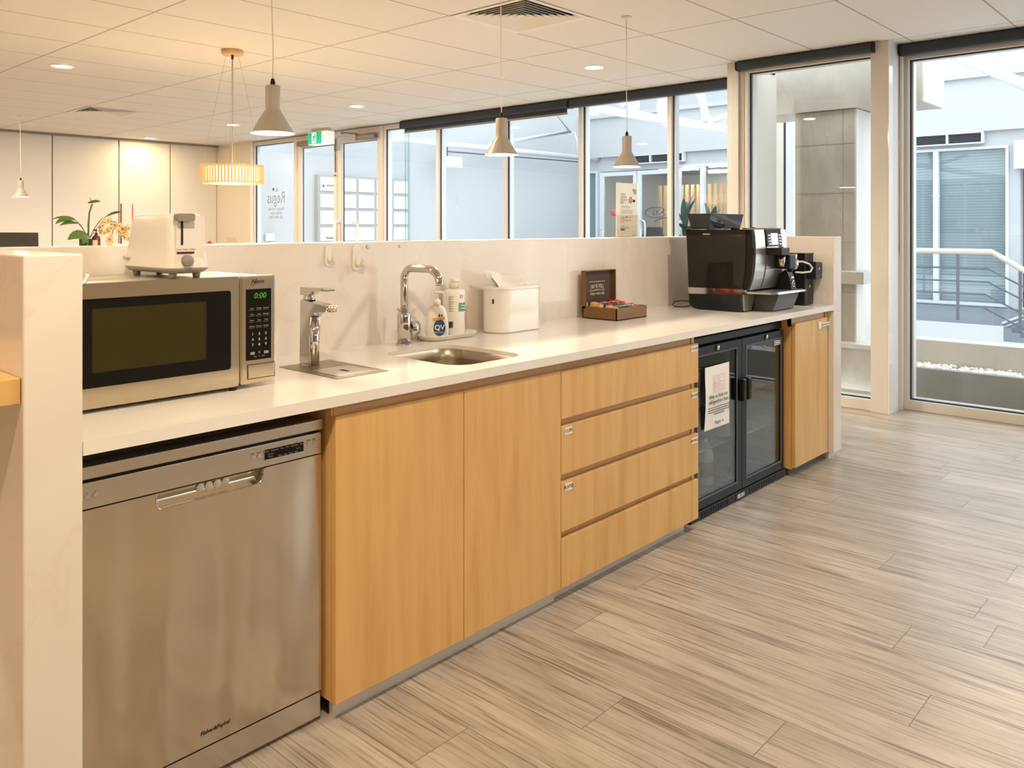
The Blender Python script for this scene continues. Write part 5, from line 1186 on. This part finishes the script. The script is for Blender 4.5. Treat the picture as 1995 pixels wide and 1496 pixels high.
# arching leafy plant
t = thing('potted_plant', 'small leafy green plant in a dark pot on the reception desk', 'plant', (-.157, 3.6, 1.05))
part('pot', MB().lathe([(.001, 1.05), (.030, 1.05), (.036, 1.172), (.032, 1.172), (.031, 1.16), (0, 1.16)], (-.157, 3.6, 0), 24, cap=False), mat('dark_green_pot', (.03, .045, .015), .4), t)
def leaf(pts, w, par, nm='leaf', tw=0):
    vs = []; n_ = len(pts); w *= .75
    for i, p in enumerate(pts):
        f = i/(n_-1); ww = w*math.sin(PI*min(1, .06+.94*f))**.8; tdir = Vector(pts[min(i+1, n_-1)])-Vector(pts[max(i-1, 0)]); sd = tdir.cross(Vector((0, 1, .2))).normalized(); sd2 = (sd*.55+Vector((.2, -.8, .1))*.6).normalized()
        p = Vector(p); vs += [p-sd2*ww+Vector((0,0,.003)), p, p+sd2*ww+Vector((0,0,.003))]
    return part(nm, MB().add(vs, [(j*3+q, j*3+q+1, (j+1)*3+q+1, (j+1)*3+q) for j in range(n_-1) for q in range(2)], 0, True), M_green, par)
def arc(a, b, sag, n_=7): 
    return [(a[0]+(b[0]-a[0])*k/(n_-1), a[1]+(b[1]-a[1])*k/(n_-1), a[2]+(b[2]-a[2])*k/(n_-1)+sag*math.sin(PI*k/(n_-1))) for k in range(n_)]
P0 = (-.14, 3.6, 1.165)
M_stem = mat('stem_green', (.09, .13, .03), .5)
b = MB(); b.tube(arc(P0, (-.215, 3.6, 1.285), .02), .0025, 6); b.tube(arc(P0, (-.195, 3.6, 1.262), .012), .0022, 6); b.tube([P0, (-.14, 3.6, 1.26), (-.135, 3.6, 1.33), (-.118, 3.6, 1.385)], [.004, .006, .005, .006], 8); b.tube(arc(P0, (-.06, 3.6, 1.30), .01), .0025, 6); b.tube(arc(P0, (-.19, 3.59, 1.17), .015), .002, 6); b.tube([P0, (-.02, 3.65, 1.31)], .002, 6); part('stems', b, M_stem, t)
leaf(arc((-.215, 3.6, 1.287), (-.345, 3.55, 1.262), .018), .026, t); leaf(arc((-.20, 3.6, 1.264), (-.32, 3.55, 1.252), .012), .018, t); leaf(arc((-.23, 3.62, 1.30), (-.335, 3.62, 1.290), .008), .010, t)
leaf(arc((-.125, 3.6, 1.172), (-.295, 3.5, 1.168), .028), .045, t); leaf(arc((-.13, 3.6, 1.17), (-.21, 3.5, 1.14), .015), .034, t)
leaf(arc((-.145, 3.6, 1.39), (-.068, 3.6, 1.40), .004), .018, t); leaf(arc((-.115, 3.6, 1.388), (-.135, 3.6, 1.425), 0), .014, t); leaf(arc((-.02, 3.65, 1.305), (.06, 3.6, 1.335), .01), .018, t)
# orchid
t = thing('orchid', 'cream orchid with brown stems tied to a stake, just left of the toaster', 'orchid', (.03, 3.6, 1.05))
part('pot', MB().lathe([(.001, 1.05), (.045, 1.05), (.055, 1.14), (.05, 1.14), (0, 1.13)], (.03, 3.6, 0), 24, cap=False), M_white, t)
part('stake', MB().cyl((.055, 3.6, 1.13), .0055, .262, 'z', 10), mat('red_brown_stake', (.24, .07, .025), .5), t)
b = MB(); ks = mat('dark_stem', (.09, .03, .015), .5)
b.tube([(.055, 3.6, 1.14), (.05, 3.6, 1.22), (.02, 3.59, 1.275), (-.03, 3.58, 1.282), (-.06, 3.58, 1.25), (-.075, 3.58, 1.20)], .003, 6); b.tube([(.05, 3.6, 1.22), (.0, 3.57, 1.24), (-.02, 3.56, 1.19), (-.015, 3.56, 1.16)], .0025, 6); part('flower_stem', b, ks, t)
rnd = random.Random(4)
M_pet = mat('cream_petal', (.66, .50, .25), .6); M_pc = mat('petal_throat', (.50, .22, .05), .6)
for k in range(38):
    if k < 19: a = k/18*PI*1.05; c = Vector((-.015+.068*math.cos(PI-a), 3.57+rnd.uniform(-.02, .02), 1.215+.075*math.sin(a)*(1 if k < 9 else .6)))
    else: c = Vector((rnd.uniform(-.075, .085), 3.56+rnd.uniform(-.02, .02), rnd.uniform(1.15, 1.24)))
    fl = MB(); rr = rnd.uniform(.018, .027); tl = rnd.uniform(-.5, .5); rot = rnd.random()*2
    ux = Vector((math.cos(tl+.3), math.sin(tl+.3), 0)); uz = Vector((0, -.25, 1)).normalized(); wv = ux.cross(uz)
    for p_ in range(5):
        a = rot+2*PI*p_/5; d1 = ux*math.cos(a)+uz*math.sin(a); s1 = ux*math.cos(a+PI/2)+uz*math.sin(a+PI/2)
        fl.add([c, c+d1*rr*.5-s1*rr*.42+wv*.004, c+d1*rr*1.05-wv*.002, c+d1*rr*.5+s1*rr*.42+wv*.004], [(0,1,2,3)], 0, True)
    fo = part('flower', fl, M_pet, t)
    part('flower_throat', MB().lathe([(rr*.22, -.002), (rr*.12, -.007), (0, -.009)], tuple(c), 8, axis='y'), M_pc, fo)
single('thin_stake', MB().cyl((.126, 3.6, 1.05), .0035, .341, 'z', 8), mat('red_stake', (.50, .06, .03), .5), 'thin red stake standing just behind the toaster on the reception desk', 'stake')
t = thing('amber_bottle', 'small amber pump bottle with a pink label between the plant and the orchid', 'bottle', (-.110, 3.56, 1.05))
part('body', MB().lathe([(0, 1.05), (.023, 1.05), (.024, 1.055), (.024, 1.175), (.020, 1.188), (.009, 1.194), (.009, 1.2)], (-.110, 3.56, 0), 24, cap=False), mat('amber_glass', (.10, .025, .01), .15), t)
part('label_band', MB().add([(-.110+.0245*math.cos(a), 3.56+.0245*math.sin(a), z) for a in [-2.9+.25*k for k in range(6)] for z in (1.08, 1.165)], [(2*k, 2*k+2, 2*k+3, 2*k+1) for k in range(5)], 0, True), mat('pink_label', (.72, .52, .45), .6), t)
part('pump', MB().cyl((-.110, 3.56, 1.198), .009, .010).cyl((-.110, 3.56, 1.208), .003, .015).box(-.128, -.104, 3.555, 3.565, 1.222, 1.230, .002), M_black, t)
# on the far wall by the glazing
single('switch_plate', MB().box(4.15, 4.16, 9.55, 9.66, 1.00, 1.09, .002).box(4.15, 4.16, 9.69, 9.80, 1.00, 1.09, .002), mat('switch_cream', (.74, .64, .52), .4), 'pair of cream switch plates low on the narrow wall left of the glazing', 'light switch')
single('red_cap', MB().lathe([(.045, .90), (.05, .96), (.04, 1.0), (.018, 1.03), (0, 1.035)], (3.9, 9.85, 0), 20), M_red, 'red rounded object standing below the slatted pendant near the far corner', 'ornament')
single('side_table', MB().box(3.75, 4.1, 9.7, 10.05, .87, .90, .003).box(3.78, 3.82, 9.73, 9.77, 0, .87).box(4.03, 4.07, 9.73, 9.77, 0, .87).box(3.78, 3.82, 9.98, 10.02, 0, .87).box(4.03, 4.07, 9.98, 10.02, 0, .87), M_whitem, 'small white stand in the far corner, hidden behind the splashback', 'table')
